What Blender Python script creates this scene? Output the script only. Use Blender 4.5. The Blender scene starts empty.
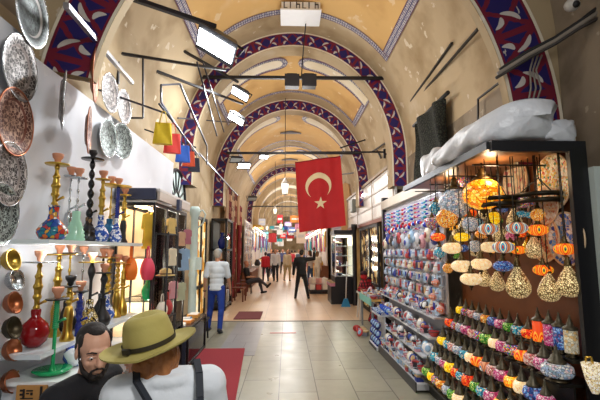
import bpy, bmesh, math, random
from mathutils import Vector, Matrix, Euler
S = bpy.context.scene
COL = S.collection
PI = math.pi
rnd = random.Random(7)
# ------------------------------------------------------------ camera
F = 400.0
CAMZ = 1.7
cd = bpy.data.cameras.new('camera'); cam = bpy.data.objects.new('camera', cd); COL.objects.link(cam)
cd.sensor_width = 36; cd.lens = 24; cd.clip_start = .05; cd.clip_end = 300
cam.location = (0, 0, CAMZ)
cam.rotation_euler = (math.radians(90 + 7.1), 0, math.radians(-1.85))
S.camera = cam
RM = cam.rotation_euler.to_matrix()
def at(px, py, X=None, Y=None, Z=None):
    """world point on the ray of photo position (px, py) at a given X, Y or Z"""
    d = RM @ Vector(((px - 300) / F, (200 - py) / F, -1))
    if Y is not None: t = Y / d.y
    elif X is not None: t = X / d.x
    else: t = (Z - CAMZ) / d.z
    return Vector((d.x * t, d.y * t, CAMZ + d.z * t))
# ------------------------------------------------------------ mesh builder
class MB:
    def __init__(s): s.v = []; s.f = []; s.m = []; s.sm = []; s.uv = {}
    def add(s, vs, fs, mi=0, sm=False):
        o = len(s.v); s.v += [tuple(v) for v in vs]
        for f in fs:
            s.f.append([i + o for i in f]); s.m.append(mi); s.sm.append(sm)
        return s
    def box(s, c, d, mi=0, rot=None):
        x, y, z = d[0] / 2, d[1] / 2, d[2] / 2
        vs = [Vector((a * x, b * y, e * z)) for a in (-1, 1) for b in (-1, 1) for e in (-1, 1)]
        if rot is not None:
            m = Euler(rot).to_matrix(); vs = [m @ v for v in vs]
        c = Vector(c)
        return s.add([v + c for v in vs], [(0, 1, 3, 2), (4, 6, 7, 5), (0, 4, 5, 1), (2, 3, 7, 6), (0, 2, 6, 4), (1, 5, 7, 3)], mi)
    def bbox(s, a, b, mi=0):
        return s.box([(a[i] + b[i]) / 2 for i in range(3)], [abs(b[i] - a[i]) for i in range(3)], mi)
    def path(s, pts, r, n=8, mi=0, caps=True):
        pts = [Vector(p) for p in pts]
        rs = r if isinstance(r, (list, tuple)) else [r] * len(pts)
        rings = []; up = None
        for i, p in enumerate(pts):
            t = (pts[min(i + 1, len(pts) - 1)] - pts[max(i - 1, 0)]).normalized()
            if up is None: up = Vector((0, 0, 1)) if abs(t.z) < .9 else Vector((1, 0, 0))
            a = t.cross(up).normalized(); b = a.cross(t).normalized(); up = b
            rings.append([p + (a * math.cos(2 * PI * k / n) + b * math.sin(2 * PI * k / n)) * rs[i] for k in range(n)])
        vs = [v for rg in rings for v in rg]; fs = []
        for i in range(len(rings) - 1):
            for k in range(n):
                fs.append((i * n + k, i * n + (k + 1) % n, (i + 1) * n + (k + 1) % n, (i + 1) * n + k))
        if caps:
            fs.append(tuple(range(n - 1, -1, -1))); fs.append(tuple((len(rings) - 1) * n + k for k in range(n)))
        return s.add(vs, fs, mi, n > 5)
    def bar(s, a, b, w=.03, h=None, mi=0):
        """square bar from a to b"""
        a = Vector(a); b = Vector(b); h = h or w; t = (b - a).normalized()
        up = Vector((0, 0, 1)) if abs(t.z) < .95 else Vector((0, 1, 0))
        x = t.cross(up).normalized() * w / 2; y = x.cross(t).normalized() * h / 2
        vs = [p + i * x + j * y for p in (a, b) for i, j in ((-1, -1), (1, -1), (1, 1), (-1, 1))]
        return s.add(vs, [(3, 2, 1, 0), (4, 5, 6, 7), (0, 1, 5, 4), (1, 2, 6, 5), (2, 3, 7, 6), (3, 0, 4, 7)], mi)
    def lathe(s, prof, c=(0, 0, 0), n=16, mi=0, ax=None):
        vs = []; fs = []; c = Vector(c); rows = []
        q = Vector((0, 0, 1)).rotation_difference(Vector(ax)).to_matrix() if ax is not None else None
        for r, z in prof:
            row = []
            for k in range(n if r > 0 else 1):
                v = Vector((r * math.cos(2 * PI * k / n), r * math.sin(2 * PI * k / n), z))
                row.append(len(vs)); vs.append((q @ v if q else v) + c)
            rows.append(row)
        for a, b in zip(rows, rows[1:]):
            for k in range(n):
                l = (k + 1) % n
                if len(a) == 1 and len(b) == 1: continue
                if len(a) == 1: fs.append((a[0], b[l], b[k]))
                elif len(b) == 1: fs.append((a[k], a[l], b[0]))
                else: fs.append((a[k], a[l], b[l], b[k]))
        if len(rows[0]) > 1 and prof[0] != prof[-1]: fs.append(tuple(reversed(rows[0])))
        if len(rows[-1]) > 1 and prof[0] != prof[-1]: fs.append(tuple(rows[-1]))
        return s.add(vs, fs, mi, True)
    def ell(s, c, r, n=12, m=8, mi=0, rot=None):
        if not isinstance(r, (tuple, list)): r = (r, r, r)
        M = Euler(rot).to_matrix() if rot is not None else None
        c = Vector(c); vs = []; fs = []
        for j in range(1, m):
            a = PI * j / m
            for k in range(n):
                b = 2 * PI * k / n
                v = Vector((r[0] * math.sin(a) * math.cos(b), r[1] * math.sin(a) * math.sin(b), -r[2] * math.cos(a)))
                vs.append((M @ v if M else v) + c)
        for e in (-1, 1):
            v = Vector((0, 0, e * r[2])); vs.append((M @ v if M else v) + c)
        b0 = len(vs) - 2; t0 = b0 + 1
        for j in range(m - 2):
            for k in range(n):
                fs.append((j * n + k, j * n + (k + 1) % n, (j + 1) * n + (k + 1) % n, (j + 1) * n + k))
        for k in range(n):
            fs.append((b0, (k + 1) % n, k)); fs.append((t0, (m - 2) * n + k, (m - 2) * n + (k + 1) % n))
        return s.add(vs, fs, mi, True)
    def cap(s, a, b, r0, r1, n=10, mi=0, flat=None):
        """tapered capsule; closed"""
        a = Vector(a); b = Vector(b)
        s.ell(a, r0, n, 8, mi); s.ell(b, r1, n, 8, mi)
        return s.path([a, b], [r0, r1], n, mi)
    def grid(s, fn, nu, nv, mi=0, sm=True, uvs=None):
        o = len(s.v); vs = [fn(i / nu, j / nv) for i in range(nu + 1) for j in range(nv + 1)]
        fs = [(i * (nv + 1) + j, (i + 1) * (nv + 1) + j, (i + 1) * (nv + 1) + j + 1, i * (nv + 1) + j + 1) for i in range(nu) for j in range(nv)]
        s.add(vs, fs, mi, sm)
        if uvs:
            for i in range(nu + 1):
                for j in range(nv + 1): s.uv[o + i * (nv + 1) + j] = uvs(i / nu, j / nv)
        return s
    def prism(s, poly, fn, mi=0):
        """poly: 2D outline; fn(x, y, k) -> 3D for k = 0 (front), 1 (back)"""
        n = len(poly); vs = [fn(x, y, k) for k in (0, 1) for x, y in poly]
        fs = [tuple(range(n)), tuple(range(2 * n - 1, n - 1, -1))] + [(i, i + n, (i + 1) % n + n, (i + 1) % n) for i in range(n)]
        return s.add(vs, fs, mi)
    def mesh(s, name, mats):
        me = bpy.data.meshes.new(name); me.from_pydata(s.v, [], s.f)
        for m in (mats if isinstance(mats, (list, tuple)) else [mats]): me.materials.append(m)
        me.polygons.foreach_set('material_index', s.m); me.polygons.foreach_set('use_smooth', s.sm)
        if s.uv:
            ul = me.uv_layers.new(name='UVMap')
            for l in me.loops: ul.data[l.index].uv = s.uv.get(l.vertex_index, (0, 0))
        me.update(); return me
    def build(s, name, mats, parent=None, loc=None, rz=0):
        o = bpy.data.objects.new(name, s.mesh(name, mats)); COL.objects.link(o)
        if parent is not None: o.parent = parent
        if loc is not None: o.location = loc
        if rz: o.rotation_euler = (0, 0, rz)
        return o
# ------------------------------------------------------------ naming
LABELS = {}
def tag(o, label, cat, group=None, stuff=False):
    o['label'] = label; o['category'] = cat
    if group: o['group'] = group
    if stuff: o['kind'] = 'stuff'
    n = len(label.split())
    if n < 4 or n > 16: print('LABELLEN', n, label)
    if label in LABELS: print('DUPLABEL', label)
    LABELS[label] = o
    return o
def thing(name, label, cat, loc=(0, 0, 0), rz=0, group=None):
    o = bpy.data.objects.new(name, None); COL.objects.link(o); o.empty_display_size = .05
    o.location = loc; o.rotation_euler = (0, 0, rz)
    return tag(o, label, cat, group)
def one(name, mb, mats, label, cat, group=None, loc=None, rz=0, stuff=False):
    return tag(mb.build(name, mats, None, loc, rz), label, cat, group, stuff)
def struct(name, mb, mats, parent=None):
    o = mb.build(name, mats, parent)
    if parent is None: o['kind'] = 'structure'
    return o
def setmat(o, m, i=0):
    o.material_slots[i].link = 'OBJECT'; o.material_slots[i].material = m
def dup(root, loc, rz, label, group=None, mats=None, sc=1):
    """copy of a thing, its parts and sub-parts; mats: part name -> material"""
    kids = {}
    for o in list(COL.objects):
        if o.parent is not None: kids.setdefault(o.parent.name, []).append(o)
    return _dup(root, kids, loc, rz, label, group, mats or {}, sc)
def _cp(o, par, kids, mats):
    c = o.copy(); COL.objects.link(c); c.parent = par
    b = o.name.split('.')[0]
    if b in mats: setmat(c, mats[b])
    for ch in kids.get(o.name, ()): _cp(ch, c, kids, mats)
    return c
def _dup(root, kids, loc, rz, label, group, mats, sc):
    r = root.copy(); COL.objects.link(r); r.location = loc; r.rotation_euler = (0, 0, rz)
    r.scale = (sc, sc, sc) if not isinstance(sc, tuple) else sc
    b = root.name.split('.')[0]
    if b in mats: setmat(r, mats[b])
    tag(r, label, root['category'], group or root.get('group'))
    for ch in kids.get(root.name, ()): _cp(ch, r, kids, mats)
    return r
class Proto:
    """a kind of thing: first call places the original, later calls place copies"""
    def __init__(s, root):
        s.root = root; s.used = False; s.kids = {}
        st = [root]
        while st:
            o = st.pop(); ch = [x for x in o.children]; s.kids[o.name] = ch; st += ch
    def put(s, loc, rz, label, group=None, mats=None, sc=1):
        if not s.used:
            s.used = True; r = s.root; mats = mats or {}
            LABELS.pop(r.get('label'), None)
            r.location = loc; r.rotation_euler = (0, 0, rz); r.scale = (sc, sc, sc) if not isinstance(sc, tuple) else sc
            for o in [r] + [x for k in s.kids.values() for x in k]:
                b = o.name.split('.')[0]
                if b in mats: setmat(o, mats[b])
            return tag(r, label, r['category'], group or r.get('group'))
        return _dup(s.root, s.kids, loc, rz, label, group, mats or {}, sc)
ORD = ['first', 'second', 'third', 'fourth', 'fifth', 'sixth', 'seventh', 'eighth', 'ninth', 'tenth', 'eleventh', 'twelfth', 'thirteenth', 'fourteenth', 'fifteenth', 'sixteenth', 'seventeenth', 'eighteenth', 'nineteenth', 'twentieth'] + ['twenty-' + w for w in ('first', 'second', 'third', 'fourth', 'fifth', 'sixth', 'seventh', 'eighth', 'ninth')] + ['thirtieth'] + ['thirty-' + w for w in ('first', 'second', 'third', 'fourth', 'fifth', 'sixth', 'seventh', 'eighth', 'ninth')]
# ------------------------------------------------------------ materials
def lin(c):
    if isinstance(c, str): c = tuple(int(c[i:i + 2], 16) / 255 for i in (0, 2, 4))
    return tuple(((x / 12.92) if x <= .04045 else ((x + .055) / 1.055) ** 2.4) for x in c) + (1,)
class E:
    """socket wrapper: arithmetic on shader values"""
    def __init__(s, nt, k): s.nt = nt; s.k = k
    def op(s, o, *a):
        n = s.nt.nodes.new('ShaderNodeMath'); n.operation = o
        for i, x in enumerate((s,) + a):
            if isinstance(x, E): s.nt.links.new(x.k, n.inputs[i])
            else: n.inputs[i].default_value = x
        return E(s.nt, n.outputs[0])
    def __add__(s, o): return s.op('ADD', o)
    def __sub__(s, o): return s.op('SUBTRACT', o)
    def __mul__(s, o): return s.op('MULTIPLY', o)
    def __truediv__(s, o): return s.op('DIVIDE', o)
    def abs(s): return s.op('ABSOLUTE')
    def frac(s): return s.op('FRACT')
    def lt(s, o): return s.op('LESS_THAN', o)
    def gt(s, o): return s.op('GREATER_THAN', o)
    def sin(s): return s.op('SINE')
    def max(s, o): return s.op('MAXIMUM', o)
    def min(s, o): return s.op('MINIMUM', o)
class NM:
    """material with a Principled shader and helper nodes"""
    def __init__(s, name, rough=.5, metal=0, spec=None):
        s.m = bpy.data.materials.new(name); s.m.use_nodes = True; s.nt = s.m.node_tree
        s.b = s.nt.nodes['Principled BSDF']; s.b.inputs['Roughness'].default_value = rough; s.b.inputs['Metallic'].default_value = metal
        if spec is not None: s.b.inputs['Specular IOR Level'].default_value = spec
    def n(s, t): return s.nt.nodes.new('ShaderNode' + t)
    def link(s, a, b): s.nt.links.new(a, b)
    def coord(s, k='Object'):
        return s.n('TexCoord').outputs[k]
    def xyz(s, k='Object'):
        p = s.n('SeparateXYZ'); s.link(s.coord(k), p.inputs[0]); return [E(s.nt, x) for x in p.outputs]
    def noise(s, sc, det=3, vec=None, k='Object'):
        p = s.n('TexNoise'); p.inputs['Scale'].default_value = sc; p.inputs['Detail'].default_value = det
        s.link(vec if vec is not None else s.coord(k), p.inputs['Vector']); return E(s.nt, p.outputs['Fac'])
    def voro(s, sc, feat='F1', k='Object', vec=None):
        p = s.n('TexVoronoi'); p.inputs['Scale'].default_value = sc; p.feature = feat
        s.link(vec if vec is not None else s.coord(k), p.inputs['Vector']); return p
    def mix(s, f, a, b):
        p = s.n('Mix'); p.data_type = 'RGBA'
        for x, i in ((f, 0), (a, 6), (b, 7)):
            if isinstance(x, E): x = x.k
            if isinstance(x, bpy.types.NodeSocket): s.link(x, p.inputs[i])
            else: p.inputs[i].default_value = x if i == 0 else (lin(x) if isinstance(x, str) or len(x) == 3 else x)
        return p.outputs[2]
    def ramp(s, f, stops, const=False):
        p = s.n('ValToRGB'); p.color_ramp.interpolation = 'CONSTANT' if const else 'LINEAR'
        el = p.color_ramp.elements
        for i, (pos, c) in enumerate(stops):
            e = el[i] if i < 2 else el.new(pos)
            e.position = pos; e.color = lin(c)
        s.link(f.k if isinstance(f, E) else f, p.inputs[0]); return p.outputs[0]
    def col(s, c): 
        s.link(c, s.b.inputs['Base Color']); return s
    def emit(s, c, st):
        if isinstance(c, bpy.types.NodeSocket): s.link(c, s.b.inputs['Emission Color'])
        else: s.b.inputs['Emission Color'].default_value = lin(c)
        s.b.inputs['Emission Strength'].default_value = st; return s
    def bump(s, h, st=.3, d=.02):
        p = s.n('Bump'); p.inputs['Strength'].default_value = st; p.inputs['Distance'].default_value = d
        s.link(h.k, p.inputs['Height']); s.link(p.outputs[0], s.b.inputs['Normal']); return s
_mats = {}
def mat(c, rough=.5, metal=0, var=.12, sc=8, emit=0, spec=None):
    """plain material with a little uneven wear in its colour"""
    key = (c, rough, metal, var, sc, emit)
    if key in _mats: return _mats[key]
    q = NM('plain_' + c, rough, metal, spec); l = lin(c)
    if var > 0:
        d = tuple(x * (1 - var) for x in l[:3]) + (1,); u = tuple(min(1, x * (1 + var)) for x in l[:3]) + (1,)
        q.col(q.mix(q.noise(sc), d, u))
    else: q.b.inputs['Base Color'].default_value = l
    if emit: q.emit(c, emit)
    _mats[key] = q.m; return q.m
def metal(c, rough=.3): return mat(c, rough, 1.0, .15, 12)
def mosaic(pal, sc=40, emit=0, rough=.25, grout=.08, gcol='2a2018'):
    key = ('mos', tuple(pal), sc, emit, grout)
    if key in _mats: return _mats[key]
    q = NM('mosaic', rough)
    v = q.voro(sc); sp = q.n('SeparateColor'); q.link(v.outputs['Color'], sp.inputs[0])
    c = q.ramp(sp.outputs[0], [(i / len(pal), p) for i, p in enumerate(pal)], True)
    if grout:
        d = q.voro(sc, 'DISTANCE_TO_EDGE')
        c = q.mix(E(q.nt, d.outputs['Distance']).lt(grout), c, gcol)
    q.col(c)
    if emit: q.emit(c, emit)
    _mats[key] = q.m; return q.m
def banded(pal, freq=30, emit=0, rough=.25):
    """rows of dots and bands round the local z axis, like beaded lamp glass"""
    key = ('band', tuple(pal), freq, emit)
    if key in _mats: return _mats[key]
    q = NM('beaded_glass', rough); x, y, z = q.xyz()
    a = y.op('ARCTAN2', x) * (3 / PI)
    u = a.frac() - .5; w = z * freq * .16
    r = (u * u + w * w).op('SQRT')
    c = q.ramp(r, [(i * .62 / len(pal), p) for i, p in enumerate(pal)], True)
    q.col(c)
    if emit: q.emit(c, emit)
    _mats[key] = q.m; return q.m
def clear_glass():
    if 'glass' in _mats: return _mats['glass']
    m = bpy.data.materials.new('clear_glass'); m.use_nodes = True; nt = m.node_tree; nt.nodes.clear()
    o = nt.nodes.new('ShaderNodeOutputMaterial'); mx = nt.nodes.new('ShaderNodeMixShader'); t = nt.nodes.new('ShaderNodeBsdfTransparent')
    g = nt.nodes.new('ShaderNodeBsdfGlossy'); g.inputs['Roughness'].default_value = .03; fr = nt.nodes.new('ShaderNodeFresnel'); fr.inputs[0].default_value = 1.3
    t.inputs[0].default_value = (.93, .96, .95, 1)
    nt.links.new(fr.outputs[0], mx.inputs[0]); nt.links.new(t.outputs[0], mx.inputs[1]); nt.links.new(g.outputs[0], mx.inputs[2]); nt.links.new(mx.outputs[0], o.inputs[0])
    _mats['glass'] = m; return m
BLACK = mat('16161a', .45); DARK = mat('24252b', .5); STEEL = metal('50525a', .35); WHITE = mat('e6e8ea', .4, var=.05)
BRASS = metal('c9a64a', .28); COPPER = metal('b06a48', .32); SILVER = metal('c2c6ca', .25); BRONZE = metal('4a4234', .4)
CLAY = mat('d08f6e', .7); GLASS = clear_glass()
# ============================================================ the hall
CX, ZC, RX, RZ = .13, 3.6, 2.36, 2.72          # vault centre line and radii
WL, WR = CX - RX, CX + RX
ARCH = [3.42, 8.05, 11.9] + [21.9 + 4.3 * i for i in range(8)]
YEND = 56.0
# --- floor
q = NM('marble_tiles', .22)
x, y, z = q.xyz()
cb = q.n('CombineXYZ'); q.link(y.k, cb.inputs[0]); q.link((x + .09).k, cb.inputs[1])
br = q.n('TexBrick'); q.link(cb.outputs[0], br.inputs['Vector'])
for k, v in (('Scale', 1), ('Mortar Size', .006), ('Brick Width', .92), ('Row Height', .46), ('Bias', 0)): br.inputs[k].default_value = v
br.inputs['Color1'].default_value = lin('9c9b88'); br.inputs['Color2'].default_value = lin('858474'); br.inputs['Mortar'].default_value = lin('4c4a44')
c = q.mix(q.noise(2.2, 5), br.outputs['Color'], q.mix(q.noise(9, 4), 'b4b2a0', '737163'))
c = q.mix(.5, br.outputs['Color'], c)
c = q.mix(E(q.nt, br.outputs['Fac']), c, '4c4a44')
q.col(c)
rr = q.noise(3.5, 4); mr = q.n('MapRange'); q.link(rr.k, mr.inputs[0]); mr.inputs[3].default_value = .2; mr.inputs[4].default_value = .45; q.link(mr.outputs[0], q.b.inputs['Roughness'])
TILES = q.m
q = NM('worn_tan_paving', .36)
x, y, z = q.xyz()
cb = q.n('CombineXYZ'); q.link(y.k, cb.inputs[0]); q.link(x.k, cb.inputs[1])
br = q.n('TexBrick'); q.link(cb.outputs[0], br.inputs['Vector'])
for k, v in (('Scale', 1), ('Mortar Size', .005), ('Brick Width', 1.1), ('Row Height', .55)): br.inputs[k].default_value = v
br.inputs['Color1'].default_value = lin('d3b493'); br.inputs['Color2'].default_value = lin('c5a27f'); br.inputs['Mortar'].default_value = lin('8a6c55')
q.col(q.mix(.35, br.outputs['Color'], q.mix(q.noise(3, 5), 'b08c68', 'dfc6a6')))
TANFLOOR = q.m
q = NM('grey_slabs', .35)
x, y, z = q.xyz()
br = q.n('TexBrick'); q.link(q.coord(), br.inputs['Vector'])
for k, v in (('Scale', 1), ('Mortar Size', .006), ('Brick Width', .5), ('Row Height', .7)): br.inputs[k].default_value = v
br.inputs['Color1'].default_value = lin('8f9096'); br.inputs['Color2'].default_value = lin('7e8088'); br.inputs['Mortar'].default_value = lin('4a4a4c')
q.col(q.mix(.3, br.outputs['Color'], q.mix(q.noise(4, 5), '6f7074', 'a3a19b')))
SLABS = q.m
b = MB()
b.bbox((-4, -3, -.2), (4, 9.9, 0), 0)
b.bbox((-4, 9.9, -.2), (4, YEND, 0), 1)
struct('floor', b, [TILES, TANFLOOR])
b = MB(); b.bbox((-1.15, 6.75, -.01), (-.52, 9.75, .004))
struct('trim_slabs', b, SLABS)
b = MB(); b.bbox((-2.1, 9.86, -.01), (2.3, 9.95, .006))
struct('trim_threshold', b, mat('6a655e', .5))
# --- plaster
def plaster(name, c1, c2, c3, sc=1.2):
    q = NM(name, .85)
    n1 = q.noise(sc, 6); n2 = q.noise(sc * 3.1, 5)
    c = q.ramp(n1, [(.32, c2), (.5, c1), (.62, c1), (.78, c3)])
    q.col(q.mix(n2.gt(.66), c, c3)); q.bump(n2, .25, .02); return q.m
PLASTER = plaster('old_beige_plaster', 'b9a482', '97805c', 'cdbfa6')
OCHRE = plaster('ochre_painted_plaster', 'd3ab6c', 'bd9358', 'dcc093', .9)
CREAM = plaster('cream_painted_plaster', 'e9dfc9', 'd8c9a8', 'f0eadb')
WHITEWALL = plaster('white_painted_plaster', 'e2e4ea', 'd2d3da', 'eceef2', .7)
GREYWALL = plaster('stained_and_shade_grey_plaster', '938470', '6b5d49', 'b0a28c', 1.6)  # stained plaster of the right wall; doubles as painted shade on the nearest bay
def arcpt(th, r, y):
    """th = 0 at the crown, +-90 degrees at the springing; r is added to the vault radius"""
    a = math.radians(th)
    return (CX + (RX + r) * math.sin(a), y, ZC + (RZ + r) * math.cos(a))
# --- tile band on the arches
def tileband(name, cell):
    q = NM(name, .45); u, v, _ = q.xyz('UV')
    uu = u / cell; t = uu.frac(); tri = ((t - .5).abs() * 2)
    wob = q.noise(9, 2, k='UV') * .16 - .08
    red = ((tri - v) + wob).abs().lt(.1).max(((tri + v - 1) + wob).abs().lt(.1))
    red = red.max((t - .5).abs().lt(.05))
    red = red.max((v.lt(.07)).max(v.gt(.93)))
    def leaf(cx, cy, ang, a, bb):
        dx = (t - cx) * cell; dy = (v - cy) * .3
        ca, sa = math.cos(ang), math.sin(ang)
        p = (dx * ca + dy * sa) / a; r = (dy * ca - dx * sa + p * p * .02) / bb
        return (p * p + r * r).lt(1)
    wh = leaf(.22, .62, .75, .085, .02).max(leaf(.30, .3, -.6, .06, .021)).max(leaf(.74, .66, -.8, .085, .02)).max(leaf(.68, .28, .9, .05, .024))
    nz = q.noise(16, 3, k='UV')
    c = q.mix(red, '221a66', '7d1830')
    c = q.mix(wh, c, 'd9d3cc')
    worn = q.noise(4.5, 4, k='UV').gt(.70)
    c = q.mix(worn, c, 'cfc6b8')
    c = q.mix(nz * .25, c, '141036')
    q.col(c); return q.m
BAND = tileband('blue_red_tile_band', .62)
BANDN = tileband('blue_red_tile_band_large', .6)
# --- lace border
q = NM('navy_lace_border', .6); u, v, _ = q.xyz('UV')
a = (u * 62).sin() * ((v * 3.2 + 1.2) * 2.2).sin(); n = q.noise(34, 3, k='UV')
vv = q.voro(26, 'DISTANCE_TO_EDGE', k='UV'); 
lace = (a.abs().lt(.28)).max(E(q.nt, vv.outputs['Distance']).lt(.09))
edge = (v.lt(.1)).max(v.gt(.9))
q.col(q.mix(edge, q.mix(lace, 'cfc7bf', '3c3a66'), '54243f'))
LACE = q.m
# --- vault skin
b = MB()
def vault(i0, i1, th0=-90, th1=90):
    b.grid(lambda s, t: arcpt(th0 + (th1 - th0) * s, 0, i0 + (i1 - i0) * t), 48, 1)
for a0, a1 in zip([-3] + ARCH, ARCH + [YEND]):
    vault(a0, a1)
    if a0 < 0: b.m[:] = [1] * len(b.m)  # nearest bay: shade under the vault put into a darker plaster colour
b2 = MB(); b2.grid(lambda s, t: arcpt(-90 + 180 * s, .25, -3 + (YEND + 3) * t), 32, 1)
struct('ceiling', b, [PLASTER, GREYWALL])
# --- ribs: soffit + faces + tile bands
def rib(i, y, wb, depth=.42, leg=.75, dz=0):
    t0 = math.degrees(math.atan2(leg, 2.2))
    def P(s, r, yy):
        L = s * (PI * 2.4 + 2 * leg) - leg          # arc length with straight legs
        if L < 0: p = arcpt(-90, r, yy); return (p[0], yy, p[2] + L)
        if L > PI * 2.4: p = arcpt(90, r, yy); return (p[0], yy, p[2] - (L - PI * 2.4))
        return arcpt(-90 + L / 2.4 / PI * 180, r, yy)
    P0 = P
    s0 = .095 if dz else 0      # the nearest arch stops on the white panel at the left
    P = lambda s, r, yy: (lambda p: (p[0], p[1], p[2] + dz))(P0(s0 + (1 - s0) * s, r, yy))
    tot = PI * 2.4 + 2 * leg
    m = MB()
    m.grid(lambda s, t: P(s, -wb - .05, y + depth * t), 64, 1)                        # soffit
    m.grid(lambda s, t: P(s, -wb - .05 + (wb + .05) * t, y), 64, 1)                   # front face
    m.grid(lambda s, t: P(s, (-wb - .05) * t, y + depth), 64, 1)                      # rear face
    if dz: m.grid(lambda s, t: P(s, 1.4 * t, y), 64, 1)
    struct('trim_arch_%d' % i, m, [PLASTER])
    if i > 3: return
    k = MB()
    k.grid(lambda s, t: P(s, -wb - .03 + wb * t, y - .012), 96, 1, uvs=lambda s, t: ((s0 + (1 - s0) * s) * tot, t))
    k.grid(lambda s, t: P(s, -wb - .03 + wb * (1 - t), y + depth + .012), 96, 1, uvs=lambda s, t: ((s0 + (1 - s0) * s) * tot, t))
    struct('trim_tile_band_%d' % i, k, [BANDN if wb > .35 else BAND])
    e = MB()
    for r0 in (-wb - .055, -.035): e.grid(lambda s, t: P(s, r0 + .03 * t, y - .016), 64, 1)
    struct('trim_band_edging_%d' % i, e, [CREAM])
for i, y in enumerate(ARCH): rib(i, y, .42 if i == 0 else (.3 if i == 2 else .27), leg=(.3 if i == 0 else .6), depth=(.1 if i == 0 else .42), dz=(-.85 if i == 0 else 0))
# --- painted panels on the vault
NP = [0]
def patch(th0, th1, y0, y1, m, lift=.012, nu=None, ends=0):
    """painted field on the vault; ends = rounding (metres) of the th0 end (-) or th1 end (+)"""
    NP[0] += 1; nu = nu or max(6, int(abs(th1 - th0) / 3)); k = MB(); yc = (y0 + y1) / 2; h = (y1 - y0) / 2; R = 2.45
    wdeg = math.degrees(abs(ends) / R) if ends else 0
    def fn(s, t):
        th = th0 + (th1 - th0) * s; f = 1
        if ends < 0 and abs(th - th0) < wdeg: f = math.sqrt(max(0, 1 - (1 - abs(th - th0) / wdeg) ** 2))
        if ends > 0 and abs(th - th1) < wdeg: f = math.sqrt(max(0, 1 - (1 - abs(th - th1) / wdeg) ** 2))
        return arcpt(th, -lift, yc + h * f * (2 * t - 1))
    if ends:
        nu = 40
    al = abs(math.radians(th1 - th0)) * R > (y1 - y0)
    uv = (lambda s, t: (s * math.radians(abs(th1 - th0)) * R, t)) if al else (lambda s, t: (t * (y1 - y0), s))
    k.grid(fn, nu, 1, uvs=uv)
    struct('trim_painted_panel_%d' % NP[0], k, [m])
def bordered(th0, th1, y0, y1, m, w=.16, lift=.012):
    """field with a lace border on all four sides"""
    wd = math.degrees(w / 2.45)
    patch(th0, th1, y0, y1, m, lift)
    patch(th0, th1, y0, y0 + w, LACE, lift + .008); patch(th0, th1, y1 - w, y1, LACE, lift + .008)
    patch(th0, th0 + wd, y0 + w, y1 - w, LACE, lift + .008); patch(th1 - wd, th1, y0 + w, y1 - w, LACE, lift + .008)
def lobe(sgn, t0, t1, y0, y1, lift=.03):
    """white stripe with a round inner end and a lace edge"""
    e = .14
    a, c = sgn * t0, sgn * t1
    patch(a, c, y0 - e, y1 + e, LACE, lift, ends=-(y1 - y0 + 2 * e) / 2)
    patch(a + sgn * math.degrees(e / 2.45), c, y0, y1, CREAM, lift + .008, ends=-(y1 - y0) / 2)
# bay in front of the first whole arch
bordered(-50, 50, 4.2, 7.35, OCHRE, .17)
# second bay
bordered(-52, 52, 8.9, 11.3, OCHRE, .15)
for sg in (-1, 1): lobe(sg, 3, 51, 9.2, 9.6)
# third bay (long) and the bays beyond
bordered(-55, 55, 12.7, 16.6, OCHRE, .13); bordered(-55, 55, 17.4, 21.3, OCHRE, .13)
for sg in (-1, 1): lobe(sg, 9, 54, 13.2, 13.8); lobe(sg, 7, 54, 17.9, 18.5)
for k in range(3, len(ARCH) - 1):
    bordered(-55, 55, ARCH[k] + .9, ARCH[k + 1] - .7, OCHRE if k % 2 else CREAM, .16)
# crown ornaments
def ornament(y, w=.42, dy=.3):
    k = MB()
    pts = [(math.sin(a) * w * (1 + .12 * math.cos(6 * a)), math.cos(a) * dy / 2 * (1 + .2 * math.cos(4 * a))) for a in [2 * PI * i / 40 for i in range(40)]]
    k.prism(pts, lambda px, py, kk: (CX + px, y + py, arcpt(math.degrees(px / 2.45), -.05 + .02 * kk, 0)[2]))
    NP[0] += 1; struct('trim_painted_panel_%d' % NP[0], k, [mat('6d6a6c', .7)])
ornament(15.3); ornament(20.0)
# white plaque at the crown in front of the first arch, lettering along its upper edge
k = MB(); k.bbox((-.12, 6.9, 6.12), (.6, 7.42, 6.26), 0); k.bbox((-.14, 6.88, 6.09), (.62, 7.42, 6.12), 0)
PL = one('crown_plaque', k, WHITE, 'white painted block under the vault crown with dark lettering on its edge', 'plaque')
for j, kind in enumerate((0, 1, 2, 0, 1, 2)):
    k = MB(); xx = -.07 + j * .115; zz = 6.19
    k.box((xx, 6.893, zz), (.018, .014, .12))
    if kind == 0: k.box((xx + .03, 6.893, zz - .06), (.06, .014, .018))
    if kind == 2: k.box((xx + .03, 6.893, zz + .02), (.05, .014, .016)); k.box((xx + .055, 6.893, zz - .02), (.016, .014, .09))
    k.build('letter', mat('2c2a30', .6), PL)
# --- walls
b = MB(); b.bbox((WL - .3, -3, 0), (WL, YEND, ZC + .05)); struct('wall_left', b, PLASTER)
b = MB(); b.bbox((WR, -3, 0), (WR + .3, YEND, ZC + .05)); struct('wall_right', b, GREYWALL)
b = MB(); b.bbox((WL - .3, YEND, 0), (WR + .3, YEND + .3, 6.6)); struct('wall_far', b, PLASTER)
b = MB(); b.bbox((WL, .6, 0), (-1.86, 2.74, 3.2)); struct('wall_left_pier', b, WHITEWALL)
b = MB(); b.bbox((WL, 2.74, 0), (-1.98, 6.9, 3.2)); struct('wall_left_panel', b, WHITEWALL)
# ============================================================ left side
XP = -1.98                                   # face of the white wall panel
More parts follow.
